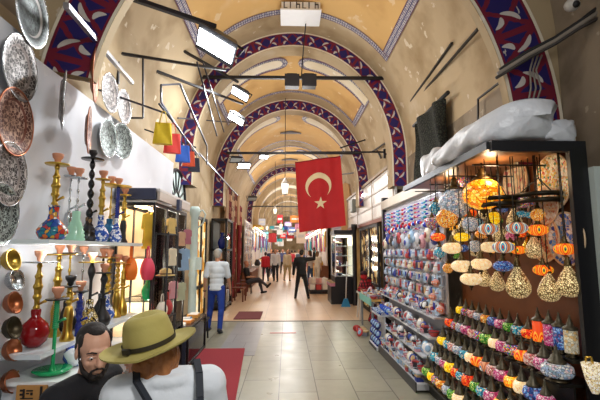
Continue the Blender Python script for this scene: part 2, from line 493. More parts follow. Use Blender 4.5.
# --- shelves (upper glass-edged board, lower board) and the white counter
b = MB(); b.bbox((XP + .002, 2.76, 1.74), (-1.6, 4.52, 1.77))
one('wall_shelf', b, mat('dfe9ea', .25, var=.03), 'long white board shelf on the left wall carrying the upper row of water pipes', 'shelf')
b = MB(); b.bbox((XP + .002, 2.76, .99), (-1.6, 4.52, 1.02))
one('wall_shelf', b, mat('d5dde2', .3, var=.03), 'lower white board shelf on the left wall carrying the second row of water pipes', 'shelf')
t = thing('shop_counter', 'glossy white counter below the water pipes at the lower left', 'counter', (-1.55, 3.33, 0))
b = MB(); b.bbox((-.29, -.55, 0), (.2, .75, .83)); b.build('body', mat('cfd4da', .25, var=.03), t)
b = MB(); b.bbox((-.3, -.58, .83), (.22, .77, .855)); b.build('top', mat('eef2f3', .12, var=.02), t)
# sign card on the counter's near face
t = thing('sign_card', 'tan wooden card with bold dark characters on the white counter front', 'sign', (-1.625, 2.741, .73))
b = MB(); b.box((0, 0, 0), (.19, .012, .22)); b.build('card', mat('c08a4a', .6, sc=20), t)
def mark(segs): 
    b = MB()
    for x0, z0, w, h in segs: b.bbox((x0, -.0105, z0), (x0 + w, -.0065, z0 + h))
    b.build('character', mat('20160f', .6), t)
mark([(-.07, .075, .022, .012), (-.07, .05, .022, .012), (-.052, .03, .012, .06)]); mark([(-.03, .075, .04, .008), (-.03, .058, .018, .008), (-.004, .052, .014, .016)]); mark([(-.066, .03, .08, .006)])
mark([(.055, -.10, .014, .205)])
mark([(-.07, .004, .055, .014), (-.027, -.05, .014, .055), (-.07, -.05, .055, .014)]); mark([(.0, -.05, .014, .066), (.03, -.05, .014, .066), (.0, -.052, .044, .014)])
# --- water pipes
HB = {
 'belly': [(.05, 0), (.08, .012), (.1, .05), (.098, .075), (.07, .115), (.038, .15), (.03, .19), (.034, .235), (.038, .245), (.03, .25)],
 'round': [(.03, 0), (.045, .004), (.085, .04), (.1, .095), (.085, .15), (.045, .185), (.03, .2), (.034, .24), (.03, .25)],
 'ribs': [(.07, 0), (.078, .02), (.068, .035), (.076, .05), (.064, .066), (.07, .082), (.056, .1), (.06, .115), (.046, .135), (.048, .15), (.034, .17), (.03, .2), (.034, .245), (.028, .25)],
 'pear': [(.055, 0), (.075, .015), (.082, .05), (.07, .1), (.045, .15), (.028, .19), (.03, .24), (.026, .25)],
 'slim': [(.05, 0), (.052, .02), (.035, .05), (.03, .12), (.036, .19), (.028, .24), (.024, .25)],
 'dish': [(.0, .012), (.12, .03), (.125, .026), (.09, .006), (.03, 0), (.02, .03), (.012, .05), (.012, .25)],
}
HST = {
 'vase': lambda u: .012 + .012 * math.sin(u * PI) ** 2 + .008 * max(0, math.sin(u * 9 * PI)),
 'balls': lambda u: .010 + .017 * abs(math.sin(u * 6.0 * PI)),
 'twist': lambda u: .014 + .006 * abs(math.sin(u * 14 * PI)),
 'thin': lambda u: .007 + .006 * max(0, math.sin(u * 7 * PI)) ** 3,
 'bulb': lambda u: .011 + .022 * math.exp(-((u - .78) / .16) ** 2),
}
MOSB = mosaic(['e8772e', '2b4fa0', 'f1efe6', 'd6a23a', '1f7a8c', 'c93f2c'], 30, 0, .2, .05, '1f3a6a')
BLUEW = mosaic(['f2f4f8', 'e8ecf4', '2a4ea6', 'dfe6f2', '3a62b8'], 45, 0, .15, .06, '2a4ea6')
GREENG = mat('a9dcc0', .12, var=.08); TEAL = mat('1d5f88', .12, var=.2, sc=30); RUBY = mat('8c1016', .08, var=.1); EMER = mat('149a5a', .1, var=.2); NAVY = mat('20308a', .12)
def hookah(label, loc, H, base, bm, stem, sm, tray=.1, bowl=CLAY, tm=None, hb=1.0, bs=1.0, hose=False):
    t = thing('water_pipe', label, 'hookah', loc, 0, 'water pipes on the left wall shelves')
    bh = .25 * hb
    b = MB(); b.lathe([(r * bs, z * hb) for r, z in HB[base]], n=24); b.build('base', bm, t)
    top = H - .085
    f = HST[stem]; b = MB(); b.lathe([(f(i / 48) * (1.15 - .25 * i / 48), bh - .01 + (top - bh) * i / 48) for i in range(49)], n=14); b.build('stem', sm, t)
    zt = top - .01
    b = MB(); b.lathe([(0, zt), (tray * .95, zt + .002), (tray, zt + .01), (tray * .97, zt + .012), (.015, zt + .008), (0, zt + .008)], n=28); b.build('tray', tm or sm, t)
    if bowl: b = MB(); b.lathe([(.012, top), (.02, top + .012), (.022, top + .03), (.036, top + .05), (.04, top + .075), (.034, top + .08), (.03, top + .07), (0, top + .06)], n=18); b.build('bowl', bowl, t)
    b = MB(); b.path([(.01, 0, bh + .03), (.05, -.01, bh + .05), (.07, -.014, bh + .058)], [.008, .009, .012], 8); b.build('hose_port', sm, t)
    if hose:
        b = MB(); b.path([(.07, -.014, bh + .058), (.12, -.03, bh + .03), (.13, -.02, bh - .09), (.10, 0, .02)], .009, 8); b.build('hose', hose, t)
    return t
def on(px, z, x): p = at(px, 250, X=x); return (x, p.y, z)
U = 1.77
hookah('gold water pipe with orange and blue painted pot belly base, nearest on the upper shelf', on(51, U, -1.74), .66, 'belly', MOSB, 'vase', BRASS, .085, hb=1.05, bs=1.05)
hookah('silver water pipe standing on a pale green ribbed glass base', on(74, U, -1.76), .62, 'ribs', GREENG, 'thin', SILVER, .07)
hookah('tall black ball-turned water pipe, the tallest on the upper shelf', on(87, U, -1.80), .85, 'pear', mosaic(['15151a', '2a2a30', '7a5a34', '15151a', '40404a'], 30), 'balls', mat('101014', .25), .1, mat('17171b', .4), hb=.9)
hookah('gold water pipe with blue and white flowered vase on the upper shelf', on(99, U, -1.72), .67, 'belly', BLUEW, 'vase', BRASS, .07, bs=.8)
hookah('slim gold water pipe with big glossy dark blue vase on the upper shelf', on(108, U, -1.84), .70, 'round', TEAL, 'thin', BRASS, .08, bs=1.0)
hookah('water pipe with cobalt blue stem and wide brass tray on the upper shelf', on(115, U, -1.72), .66, 'pear', BLUEW, 'twist', NAVY, .13, tm=BRASS, bs=.7)
hookah('small black and gold water pipe at the far end of the upper shelf', on(122, U, -1.80), .62, 'slim', BLACK, 'vase', BRASS, .07)
hookah('thin silver water pipe with a glass stem behind the mosaic one', on(66, U, -1.90), .66, 'slim', SILVER, 'thin', SILVER, .06)
L = 1.02
hookah('gold water pipe with a round ruby red base, nearest on the lower shelf', on(41, L, -1.78), 0.68, 'round', RUBY, 'vase', BRASS, .12, tm=SILVER, hb=1.05, bs=.95)
hookah('gold water pipe with wide brass tray second on the lower shelf', on(60, L, -1.84), 0.73, 'slim', BRASS, 'vase', BRASS, .13)
hookah('black footed water pipe with brass stem on the lower shelf', on(71, L, -1.88), 0.74, 'pear', BLACK, 'thin', BRASS, .10, tm=BLACK)
hookah('water pipe with bulging black stem and brass tray on the lower shelf', on(93, L, -1.72), 0.66, 'pear', mosaic(['d8c27a', 'f0ead8', 'c2a040'], 40), 'bulb', BLACK, .11, tm=BRASS)
hookah('tall thin silver water pipe against the wall below the upper shelf', on(84, L, -1.9), 0.72, 'slim', SILVER, 'thin', SILVER, .06)
hookah('black water pipe with small copper bowl in the lower row', on(104, L, -1.85), 0.70, 'pear', BLACK, 'thin', BLACK, .09, tm=COPPER)
hookah('gold ball-stemmed water pipe with white patterned base in the lower row', on(110, L, -1.76), 0.69, 'belly', BLUEW, 'balls', BRASS, .09, bs=.75)
hookah('short black water pipe with two side arms in the lower row', on(106, L, -1.66), 0.56, 'belly', BLACK, 'bulb', BLACK, .08, bs=.75)
hookah('plain brass water pipe near the cabinet in the lower row', on(119, L, -1.74), 0.64, 'slim', BRASS, 'balls', BRASS, .08)
hookah('slender gold water pipe farthest along the lower shelf', on(125, L, -1.72), 0.62, 'pear', BRASS, 'vase', BRASS, .07, bs=.7)
hookah('short black topped water pipe with gold body beside the green one', on(73, L, -1.66), 0.49, 'slim', BRASS, 'vase', BRASS, .07, mat('17171b', .4), tm=BLACK)
C = .855
p = at(52, 374, Z=C)
hookah('emerald green beaded water pipe on a green dish standing on the white counter', (p.x, p.y, C), .59, 'dish', EMER, 'twist', EMER, .075, tm=BLACK, hb=1.25)
p = at(70, 368, Z=C)
b = MB(); b.lathe([(.03, 0), (.06, .012), (.08, .055), (.075, .1), (.045, .13), (.02, .145), (0, .147)], n=24)
one('glass_ball', b, mosaic(['eef2f8', 'e8eef6', '3554b4', 'f2f5fa', '4a6cc4'], 22, 0, .1, 0), 'blue and white swirled glass ball on the white counter', 'ornament', None, (p.x, p.y + .06, C))
hookah('violet glass water pipe standing behind the emerald green one', (p.x - .1, p.y + .28, C), .6, 'belly', NAVY, 'vase', NAVY, .06, tm=BLACK, bs=.8)
# --- metal plates on the wall
def plate_mat(c1, c2, c3, k, rough=.35):
    q = NM('engraved_metal', rough + .12, .45); x, y, z = q.xyz()
    r = (y * y + z * z).op('SQRT') * 4.76; a = z.op('ARCTAN2', y)
    pet = ((a * k).sin() * .5 + .5) * ((r * 22).sin() * .5 + .5)
    v = E(q.nt, q.voro(38, 'DISTANCE_TO_EDGE').outputs['Distance'])
    f = (pet.gt(.55)).max(v.lt(.055))
    c = q.mix(f, c1, c2); ring = (r.gt(.93)).max((r - .66).abs().lt(.03))
    c = q.mix(ring, c, c3); q.col(c); q.bump(f, .4, .004); return q.m
PM = [plate_mat('3a3534', 'b4aeab', '8f8582', 8), plate_mat('52281f', 'bd9c88', '6f3d30', 10), plate_mat('2f3534', 'a3b0aa', '7f8684', 12), plate_mat('101414', '4a5450', 'a09c98', 6), plate_mat('a46a4e', 'c9977c', '8d5238', 9)]
def plate_proto():
    t = thing('wall_plate', 'plate prototype metal on wall', 'plate', (0, 0, 0), 0, 'engraved metal plates on the left wall')
    b = MB(); b.lathe([(0, .0), (.13, .001), (.15, .014), (.2, .022), (.21, .02), (.205, .014), (.15, .004), (.13, -.008), (0, -.009)], ax=(1, 0, 0), n=36); b.build('dish', PM[0], t)
    b = MB(); b.lathe([(.204, .0155), (.213, .0165), (.213, .023), (.204, .024), (.204, .0155)], ax=(1, 0, 0), n=36); b.build('rim', SILVER, t)
    return Proto(t)
PP = plate_proto()
def plate(px, py, x, mi, label, dia=.42, rz=.13, off=.04):
    p = at(px, py, X=x + off); PP.put((x + off, p.y, p.z), rz, label, None, {'dish': PM[mi], 'rim': COPPER if mi in (1, 4) else SILVER}, dia / .42)
XN = -1.86
plate(30, 14, XN, 3, 'dark centred engraved plate at the top left corner of the wall', .46)
plate(18, 68, XN, 0, 'silver engraved plate second from the top at the left edge', .44)
plate(13, 122, XN, 1, 'copper and silver engraved plate third down the left edge', .45)
plate(7, 174, XN, 0, 'silver filigree plate fourth down the left edge', .42)
plate(-1, 214, XN, 2, 'dark green enamelled plate lowest at the left edge, cut by the frame', .40)
plate(93, 74, XP, 4, 'plain copper plate seen nearly edge-on high on the white wall', .5, .36, .2)
plate(87, 130, XP, 1, 'copper plate seen edge-on above the water pipes', .42, .38, .18)
plate(61, 100, XP, 0, 'silver plate seen edge-on in the middle of the white wall', .46, .50, .22)
plate(109, 93, XP, 0, 'silver plate upper left of the far group of four', .42, 0, .05)
plate(123, 107, XP, 0, 'silver plate upper right of the far group of four', .40, 0, .05)
plate(107, 138, XP, 2, 'green toned engraved plate lower left of the far group of four', .42, 0, .05)
plate(121, 141, XP, 2, 'green toned engraved plate lower right of the far group of four', .42, -.15, .06)
# --- small metal ware hung on the near pier
def bowlp():
    t = thing('copper_bowl', 'bowl prototype hung on wall', 'bowl', (0, 0, 0), 0, 'metal ware on the near left wall')
    b = MB(); b.lathe([(0, .0), (.03, .002), (.055, .025), (.062, .055), (.066, .058), (.058, .06), (.05, .03), (0, .012)], ax=(1, 0, .25), n=20); b.build('cup', COPPER, t)
    b = MB(); b.path([(0, .05, .03), (.03, .085, .045), (.03, .085, .0), (0, .05, -.01)], .006, 6); b.build('handle', BRASS, t)
    return Proto(t)
BP = bowlp()
for px, py, m, lab in [(3, 262, BRASS, 'brass cup hung highest on the near left wall'), (7, 282, SILVER, 'silver cup hung second on the near left wall'), (5, 305, COPPER, 'copper cup hung third on the near left wall'), (4, 330, BRONZE, 'dark bronze cup hung fourth on the near left wall'), (4, 352, COPPER, 'bright copper cup hung fifth on the near left wall'), (2, 384, COPPER, 'brown copper cup hung lowest on the near left wall')]:
    p = at(px, py, X=XN + .01); BP.put((XN + .012, p.y, p.z), 0, lab, None, {'cup': m}, 1.15)
# --- glass display cabinets
CABLAMPS = []
def cabinet(y0, y1, label, warm):
    x0, x1, zt = -1.93, -1.5, 2.24
    t = thing('display_cabinet', label, 'cabinet', ((x0 + x1) / 2, (y0 + y1) / 2, 0), 0, 'glass display cabinets on the left')
    hx, hy = (x1 - x0) / 2, (y1 - y0) / 2
    f = MB()
    for sx in (-1, 1):
        for sy in (-1, 1): f.box((sx * (hx - .011), sy * (hy - .011), zt / 2), (.022, .022, zt))
    for z in (.1, zt - .02):
        for sx in (-1, 1): f.box((sx * (hx - .016), 0, z), (.03, 2 * hy - .064, .04))
        for sy in (-1, 1): f.box((0, sy * (hy - .016), z), (2 * hx - .064, .03, .04))
    f.build('frame', BLACK, t)
    b = MB(); b.bbox((-hx + .034, -hy + .034, .0), (hx - .034, hy - .034, .08)); b.build('plinth', DARK, t)
    b = MB(); b.bbox((-hx + .004, -hy + .036, .13), (-hx + .018, hy - .036, zt - .05)); b.build('back_panel', mat('e6cfa6', .5), t)
    for z in (.62, 1.12, 1.6):
        b = MB(); b.bbox((-hx + .02, -hy + .034, z), (hx - .034, hy - .034, z + .012)); b.build('shelf', GLASS, t)
    for z in (.95, 1.5, 2.1): CABLAMPS.append((x1 - .07, (y0 + y1) / 2, z))
    b = MB(); b.bbox((hx - .012, -hy + .034, .13), (hx - .008, hy - .034, zt - .045)); b.build('glass_pane', GLASS, t)
    b = MB(); b.bbox((-hx, -hy, zt), (hx, hy, zt + .02)); b.build('roof_board', mat('d8d4cc', .5), t)
    b = MB(); b.bbox((-.06, -hy + .1, zt - .042), (.06, hy - .1, zt - .026)); b.build('lamp_strip', mat('ffdca0', .5, var=0, emit=9), t)
    return t
YB = [4.58, 5.06, 5.54, 6.02]
cabinet(YB[0], YB[1], 'near glass display cabinet with black frame beside the water pipe shelves', 1)
cabinet(YB[1], YB[2], 'middle glass display cabinet with black frame on the left', 1)
cabinet(YB[2], YB[3], 'far glass display cabinet with black frame next to the teal pillar', 1)
t = thing('cabinet_canopy', 'dark blue and white canopy box running above the glass cabinets', 'canopy', (-1.7, 5.3, 2.27))
b = MB(); b.bbox((-.26, -.74, 0), (.2, -.70, .13)); b.build('end_board', mat('39405a', .5), t)
b = MB(); b.bbox((-.26, -.698, .1), (.24, .74, .13)); b.build('top_board', mat('e2dcd8', .5), t)
b = MB(); b.bbox((.21, -.698, 0), (.24, .74, .098)); b.build('front_board', mat('cfc2b6', .5), t)
b = MB(); b.box((.262, .05, .02), (.04, .12, .14)); b.build('junction_box', mat('39405a', .5), t)
# goods inside the cabinets
def handbag_proto():
    t = thing('handbag', 'bag prototype in the cabinet', 'bag', (0, 0, 0), 0, 'bags in the glass cabinets')
    b = MB()
    def sk(s, tt):
        a = 2 * PI * s; bu = math.sin(PI * (.22 + .66 * tt)) ** .8; w = .115 * bu * (1 + .04 * math.sin(a * 6)); d = .06 * bu
        return (d * math.copysign(abs(math.sin(a)) ** .6, math.sin(a)), w * math.copysign(abs(math.cos(a)) ** .6, math.cos(a)), .2 * tt)
    b.grid(sk, 24, 6); b.add([sk(i / 24, 0) for i in range(24)], [tuple(range(23, -1, -1))]); b.add([sk(i / 24, 1) for i in range(24)], [tuple(range(24))])
    b.build('body', mat('e0742a', .6), t)
    b = MB(); b.path([(0, -.05, .19), (0, -.05, .27), (0, -.025, .31), (0, .025, .31), (0, .05, .27), (0, .05, .19)], .007, 8); b.build('handle', mat('b9561c', .6), t)
    return Proto(t)
HBG = handbag_proto()
def vase_proto():
    t = thing('painted_vase', 'vase prototype in the cabinet', 'vase', (0, 0, 0), 0, 'vases in the glass cabinets')
    b = MB(); b.lathe([(.03, 0), (.045, .02), (.06, .08), (.055, .12), (.025, .17), (.02, .21), (.032, .24), (.026, .24), (.014, .2)], n=18); b.build('body', BLUEW, t)
    b = MB(); b.lathe([(.014, .235), (.026, .241), (.033, .245), (.033, .238), (.026, .236)], n=18); b.build('lip', BRASS, t)
    return Proto(t)
VSP = vase_proto()
def dress_proto():
    t = thing('hanging_tunic', 'tunic prototype in the cabinet', 'garment', (0, 0, 0), 0, 'garments hanging in the glass cabinets')
    b = MB()
    pts = [(-.05, 0), (-.15, -.03), (-.19, -.2), (-.15, -.21), (-.11, -.12), (-.12, -.3), (-.15, -.44), (.15, -.44), (.12, -.3), (.11, -.12), (.15, -.21), (.19, -.2), (.15, -.03), (.05, 0), (0, -.03)]
    b.prism(pts, lambda x, y, k: (.02 - .04 * k + .01 * math.sin(x * 60), x, y)); b.build('cloth', mat('c8b0d0', .8), t)
    b = MB(); b.path([(0, -.13, -.035), (0, 0, .02), (0, .13, -.035)], .005, 6); b.path([(0, 0, .02), (0, 0, .06), (.015, 0, .075), (.02, 0, .06)], .004, 6); b.build('hanger', SILVER, t)
    return Proto(t)
DRP = dress_proto()
def doll_proto():
    t = thing('dervish_figurine', 'figurine prototype in the cabinet', 'figurine', (0, 0, 0), 0, 'figurines in the glass cabinets')
    b = MB(); b.lathe([(.0, .0), (.06, .002), (.055, .015), (.022, .09), (.028, .13), (.012, .15), (0, .152)], n=16); b.build('robe', WHITE, t)
    b = MB(); b.ell((0, 0, .165), .018); b.build('head', mat('d9a583', .6), t)
    b = MB(); b.lathe([(.017, .172), (.012, .215), (0, .218)], n=12); b.build('hat', mat('9a6a3a', .7), t)
    return Proto(t)
DOL = doll_proto()
BAGC = [('orange', 'e07a2c'), ('pink', 'd98a94'), ('crimson', 'b8283a'), ('olive', '8a8240'), ('cream', 'e6d9b8'), ('black', '26242a'), ('teal', '2f7f86'), ('tan', 'b98a58'), ('violet', '7a4a90')]
VSC = [('blue flowered', BLUEW), ('orange mosaic', MOSB), ('emerald', EMER), ('ruby', RUBY), ('brass', BRASS), ('copper', COPPER), ('navy', NAVY)]
names = ['near', 'middle', 'far']
r2 = random.Random(3)
for ci in range(3):
    ya, yb = YB[ci] + .1, YB[ci + 1] - .1
    for si, (z, shn) in enumerate([(.634, 'lowest shelf'), (1.134, 'middle shelf'), (1.614, 'top shelf')]):
        for k in range(3):
            if si == 2: continue
            y = ya + (yb - ya) * (k + .5) / 3; nm = ['near', 'centre', 'far'][k]; x = -1.6 + r2.uniform(-.02, .02)
            j = (ci * 3 + si + k) % 4; where = '%s spot on the %s of the %s glass cabinet' % (nm, shn, names[ci])
            if j == 0: c = BAGC[(ci * 5 + si * 2 + k) % 9]; HBG.put((x, y, z), r2.uniform(-.3, .3), c[0] + ' handbag at the ' + where, None, {'body': mat(c[1], .6), 'handle': mat(c[1], .5)})
            elif j == 1: c = VSC[(ci * 3 + si * 2 + k) % 7]; VSP.put((x, y, z), 0, c[0] + ' vase at the ' + where, None, {'body': c[1]}, 1.1)
            elif j == 2: c = BAGC[(ci * 2 + si * 3 + k + 1) % 9]; DOL.put((x, y, z), 0, c[0] + ' robed figurine at the ' + where, None, {'robe': mat(c[1], .6)}, 1.3)
            else: c = VSC[(ci * 2 + si + 3 * k + 2) % 7]; VSP.put((x, y, z), 0, 'squat ' + c[0] + ' pot at ' + where, None, {'body': c[1]}, (1.3, 1.3, .9))
for i, (y, c, n) in enumerate([(4.70, 'e8c23a', 'yellow'), (4.88, 'c85a3c', 'rust'), (5.15, 'b0607a', 'rose'), (5.28, 'e0d6c0', 'cream'), (5.43, '3f5f98', 'blue'), (5.64, 'c9b4a0', 'beige'), (5.77, '6f8fb8', 'pale blue'), (5.9, '8a3450', 'wine')]):
    p = DRP.put((-1.6, y, 2.13), r2.uniform(-.2, .2) - .5, '%s tunic hanging from the top of the %s glass cabinet' % (n, names[min(2, int((y - 4.58) / .48))]), None, {'cloth': mat(c, .8)}, (.6, .6, .95))
for px, c, n in [(131, 'ea7a22', 'orange'), (148, 'd8405a', 'raspberry')]:
    p = at(px, 258, Y=4.47); HBG.put((p.x, 4.47, 1.38), .5, n + ' drawstring bag hung from the end of the upper shelf', 'bags hung from the upper shelf', {'body': mat(c, .6), 'handle': mat(c, .6)}, 1.15)
for i, (y, z, c, n, sc) in enumerate([(5.2, 1.72, 'e6dcc0', 'cream', .5), (5.45, 1.66, '2a2a2e', 'black', .45), (5.62, 1.95, 'c8a080', 'tan', .45), (5.8, 1.72, '8fb0d0', 'pale blue', .7), (5.95, 2.0, 'b06a78', 'rose', .5), (5.3, 1.3, 'd8a0a8', 'pink', .5), (5.7, 1.25, 'b8c0a0', 'sage', .55), (5.1, 2.1, 'd8b870', 'mustard', .5)]):
    p = DRP.put((-1.46, y, z), -.4, '%s small tunic hung on the outside of the glass cabinets' % n, 'tunics hung outside the cabinets', {'cloth': mat(c, .8)}, (.6, sc, sc))
# black wire rack in front of the near cabinet
t = thing('wire_rack', 'black wire rack standing between the water pipes and the glass cabinets', 'rack', (-1.42, 4.75, 0))
f = MB()
for y in (-.2, .2):
    for x in (-.05, .09): f.bar((x, y, 0), (x, y, 1.9), .014)
f.build('post', BLACK, t)
for z in (.5, .95, 1.4, 1.88):
    f = MB()
    for y in (-.2, .2): f.bar((-.05, y, z), (.09, y, z), .014)
    for x in (-.05, 0, .045, .09): f.bar((x, -.2, z), (x, .2, z), .012)
    f.build('wire_shelf', BLACK, t)
t = thing('straw_hat', 'straw hat lying on the black wire rack', 'hat', (-1.395, 4.72, 1.407), 0)
b = MB(); b.lathe([(.11, .0), (.112, .004), (.07, .012), (.065, .06), (.04, .08), (0, .083)], n=24); b.build('straw', mat('cdb070', .8, sc=40), t)
b = MB(); b.lathe([(.071, .013), (.069, .03)], n=24); b.build('band', mat('6a4a2a', .6), t)
for k, (z, y, c, n) in enumerate([(.957, 4.65, 'e8e0d0', 'cream'), (.957, 4.85, 'c03a3a', 'red'), (.507, 4.65, '7f9f60', 'green'), (.507, 4.85, 'd9a441', 'mustard')]):
    HBG.put((-1.40, y, z), 0, '%s small bag standing on the black wire rack' % n, 'bags on the wire rack', {'body': mat(c, .7), 'handle': mat(c, .7)}, (.9, .8, .8))
# --- low glass vitrine and stool
t = thing('low_vitrine', 'low black framed glass case at the end of the cabinets, topped with small goods', 'display case', (-1.6, 6.7, 0))
f = MB()
for x in (-.16, .16):
    for y in (-.62, .62): f.box((x, y, .28), (.035, .035, .56))
for z in (.03, .545):
    for x in (-.16, .16): f.box((x, 0, z), (.035, 1.2, .03))
    for y in (-.62, .62): f.box((0, y, z), (.29, .035, .03))
f.build('frame', BLACK, t)
b = MB(); b.bbox((-.178, -.638, .562), (.178, .638, .575)); b.build('top', mat('20242c', .25), t)
b = MB(); b.bbox((.158, -.6, .046), (.162, .6, .53)); b.build('glass_pane', GLASS, t)
b = MB(); b.bbox((-.14, -.637, .046), (.14, -.633, .53)); b.build('end_panel', mat('3a4254', .4), t)
b = MB(); b.bbox((-.14, -.6, .05), (.14, .6, .07)); b.build('floor_board', mat('c9d2d4', .4), t)
for k, (dx, y, w, d, h, c, n) in enumerate([(-.02, 6.25, .2, .16, .03, 'e8e4dc', 'white'), (.04, 6.5, .18, .2, .04, 'd98a3a', 'orange'), (-.05, 6.75, .2, .15, .03, '3f74a8', 'blue'), (.03, 6.98, .18, .2, .05, 'e0a04a', 'amber'), (0, 7.2, .16, .16, .035, 'b8c0c0', 'grey')]):
    b = MB(); b.bbox((-w / 2, -d / 2, 0), (w / 2, d / 2, h)); b.box((0, 0, h + .002), (w * .8, d * .75, .004), 1)
    one('boxed_goods', b, [mat(c, .6), mat('f0ece4', .6)], '%s flat gift box lying on the low glass case' % n, 'box', 'boxes on the low glass case', (-1.6 + dx, y, .576), r2.uniform(-.2, .2))
for k in range(5):
    VSP.put((-1.6, 6.2 + k * .25, .072), 0, '%s small vase inside the low glass case' % ['navy', 'copper', 'white flowered', 'ruby', 'brass'][k], 'vases in the low glass case', {'body': [NAVY, COPPER, BLUEW, RUBY, BRASS][k]}, .9)
t = thing('low_stool', 'small dark stool beside the low glass case on the left', 'stool', (-1.68, 7.95, 0))
b = MB(); b.bbox((-.17, -.17, .36), (.17, .17, .4)); b.build('seat', mat('2a2a30', .5), t)
for sx in (-1, 1):
    for sy in (-1, 1): f = MB(); f.bar((sx * .15, sy * .15, 0), (sx * .13, sy * .13, .36), .03); f.build('leg', BLACK, t)
# --- teal pillar and fanlight
t = thing('iron_pillar', 'pale teal iron pillar with a bracket at the end of the glass cabinets', 'pillar', (-1.72, 7.5, 0))
TEALP = mat('b9cbc7', .5, var=.1)
b = MB(); b.lathe([(.1, 0), (.1, .12), (.075, .16), (.07, 1.2), (.085, 1.25), (.07, 1.3), (.065, 2.3), (.095, 2.36), (.1, 2.44), (.07, 2.5), (0, 2.5)], n=16); b.build('shaft', TEALP, t)
b = MB(); b.path([(.06, 0, 2.1), (.16, 0, 2.2), (.2, 0, 2.36), (.14, 0, 2.44), (.08, 0, 2.4)], .014, 8); b.build('bracket', TEALP, t)
b = MB(); b.box((.1, 0, 1.45), (.1, .1, .22)); b.build('switch_box', TEALP, t)
t = thing('fanlight', 'half round fanlight window with black spokes above the left shops', 'window', (-2.17, 7.75, 2.62))
b = MB(); b.prism([(.62 * math.cos(PI * i / 20), .62 * math.sin(PI * i / 20)) for i in range(21)], lambda x, y, k: (0 + .02 * k, x, y)); b.build('pane', mat('cfe0dc', .2, emit=.5), t)
f = MB()
f.path([(.03, .62 * math.cos(PI * i / 24), .62 * math.sin(PI * i / 24)) for i in range(25)], .035, 6)
f.path([(.03, .2 * math.cos(PI * i / 12), .2 * math.sin(PI * i / 12)) for i in range(13)], .02, 6); f.bar((.03, -.65, 0), (.03, .65, 0), .06)
f.build('frame', BLACK, t)
for i in range(1, 7): f = MB(); a = PI * i / 7; f.bar((.03, .2 * math.cos(a), .2 * math.sin(a)), (.03, .6 * math.cos(a), .6 * math.sin(a)), .028); f.build('spoke', BLACK, t)
# --- tote bags on the awning rail
t = thing('bag_rail', 'thin steel rail with two hangers from which the tote bags hang', 'rail', (-1.4, 5.1, 3.22))
f = MB(); f.path([(0, -.85, .06), (0, 1.2, -.04)], .012, 8); f.build('rail', STEEL, t)
for y in (-.6, .95): f = MB(); f.bar((0, y, .04), (-.8, y, .32), .02); f.build('hanger', STEEL, t)
def tote():
    t = thing('tote_bag', 'tote prototype on the rail', 'bag', (0, 0, 0), 0, 'tote bags hanging from the awning rail')
    b = MB()
    def sk(s, tt): 
        a = 2 * PI * s; w = .17 * (.82 + .18 * (1 - tt)); d = .06 * (1 - tt * .5)
        return (w * math.copysign(abs(math.cos(a)) ** .45, math.cos(a)), d * math.copysign(abs(math.sin(a)) ** .6, math.sin(a)) + .01 * math.sin(a * 5 + tt * 4), -.3 * (1 - tt) - .17)
    b.grid(sk, 28, 6); b.add([sk(i / 28, 0) for i in range(28)], [tuple(range(27, -1, -1))]); b.build('body', mat('e6c21c', .7), t)
    for s in (-1, 1): b = MB(); b.path([(-.07, s * .03, -.2), (-.03, s * .012, -.02), (0, 0, 0), (.03, s * .012, -.02), (.07, s * .03, -.2)], .007, 6); b.build('handle', mat('d8b010', .7), t)
    return Proto(t)
TT = tote()
for px, py, y, c, n, sc in [(161, 140, 4.42, 'e6c620', 'yellow', 1.0), (172, 148, 4.8, 'd63a34', 'red', .98), (182, 162, 5.3, '2a5fc0', 'blue', .92), (188, 168, 5.62, 'e2542c', 'orange-red', .85), (194, 172, 5.95, '2c3548', 'dark navy', .85)]:
    TT.put((-1.4, y, 3.26 - (y - 4.42) * .045), .25, n + ' tote bag hanging from the awning rail', None, {'body': mat(c, .7), 'handle': mat(c, .6)}, (.62 * sc, .62 * sc, .82 * sc))
# --- steel awning frames above the left shops
def frame(label, segs, w=.035, m=BLACK):
    t = None
    for i, (a, c, wd) in enumerate(segs):
        b = MB(); A = Vector(a); Cc = Vector(c)
        if t is None:
            t = thing('awning_bracket', label, 'bracket', a, 0, 'steel awning brackets on the left wall'); o = A
        b.bar(A - o, Cc - o, wd); b.build('bar', m, t)
P = lambda px, py, x: tuple(at(px, py, X=x))
frame('long black steel arm carrying the biggest floodlight', [(P(128, -3, -1.75), P(216, 27, -.86), .05)])
frame('black awning arm with a square frame below the biggest floodlight', [(P(118, 53, -2.2), P(226, 70, -1.0), .035), (P(118, 53, -2.2), P(118, 84, -2.2), .03), (P(143, 56, -2.0), P(143, 118, -2.0), .022), (P(143, 118, -2.0), P(128, 118, -2.2), .022)])
frame('black folding awning arm reaching to the second floodlight', [(P(161, 38, -2.1), P(238, 82, -1.0), .04), (P(161, 38, -2.1), P(150, 50, -2.25), .035)])
frame('black folding awning arm reaching to the third floodlight', [(P(156, 71, -2.1), P(243, 104, -1.0), .04), (P(156, 71, -2.1), P(150, 88, -2.25), .035)])
frame('bent grey steel awning rail above the tote bags', [(P(161, 85, -1.75), P(180, 84, -1.6), .025), (P(161, 85, -1.75), P(161, 102, -1.75), .025), (P(161, 102, -1.75), P(196, 155, -1.55), .025), (P(180, 84, -1.6), P(207, 146, -1.5), .025), (P(207, 146, -1.5), P(207, 165, -1.5), .02)], .025, STEEL)
frame('pair of thin grey awning struts below the third floodlight', [(P(197, 62, -1.35), P(217, 136, -1.35), .022), (P(203, 62, -1.3), P(224, 132, -1.3), .02), (P(178, 118, -2.0), P(250, 124, -1.2), .025), (P(196, 150, -2.1), P(238, 196, -1.6), .03)], .02, STEEL)
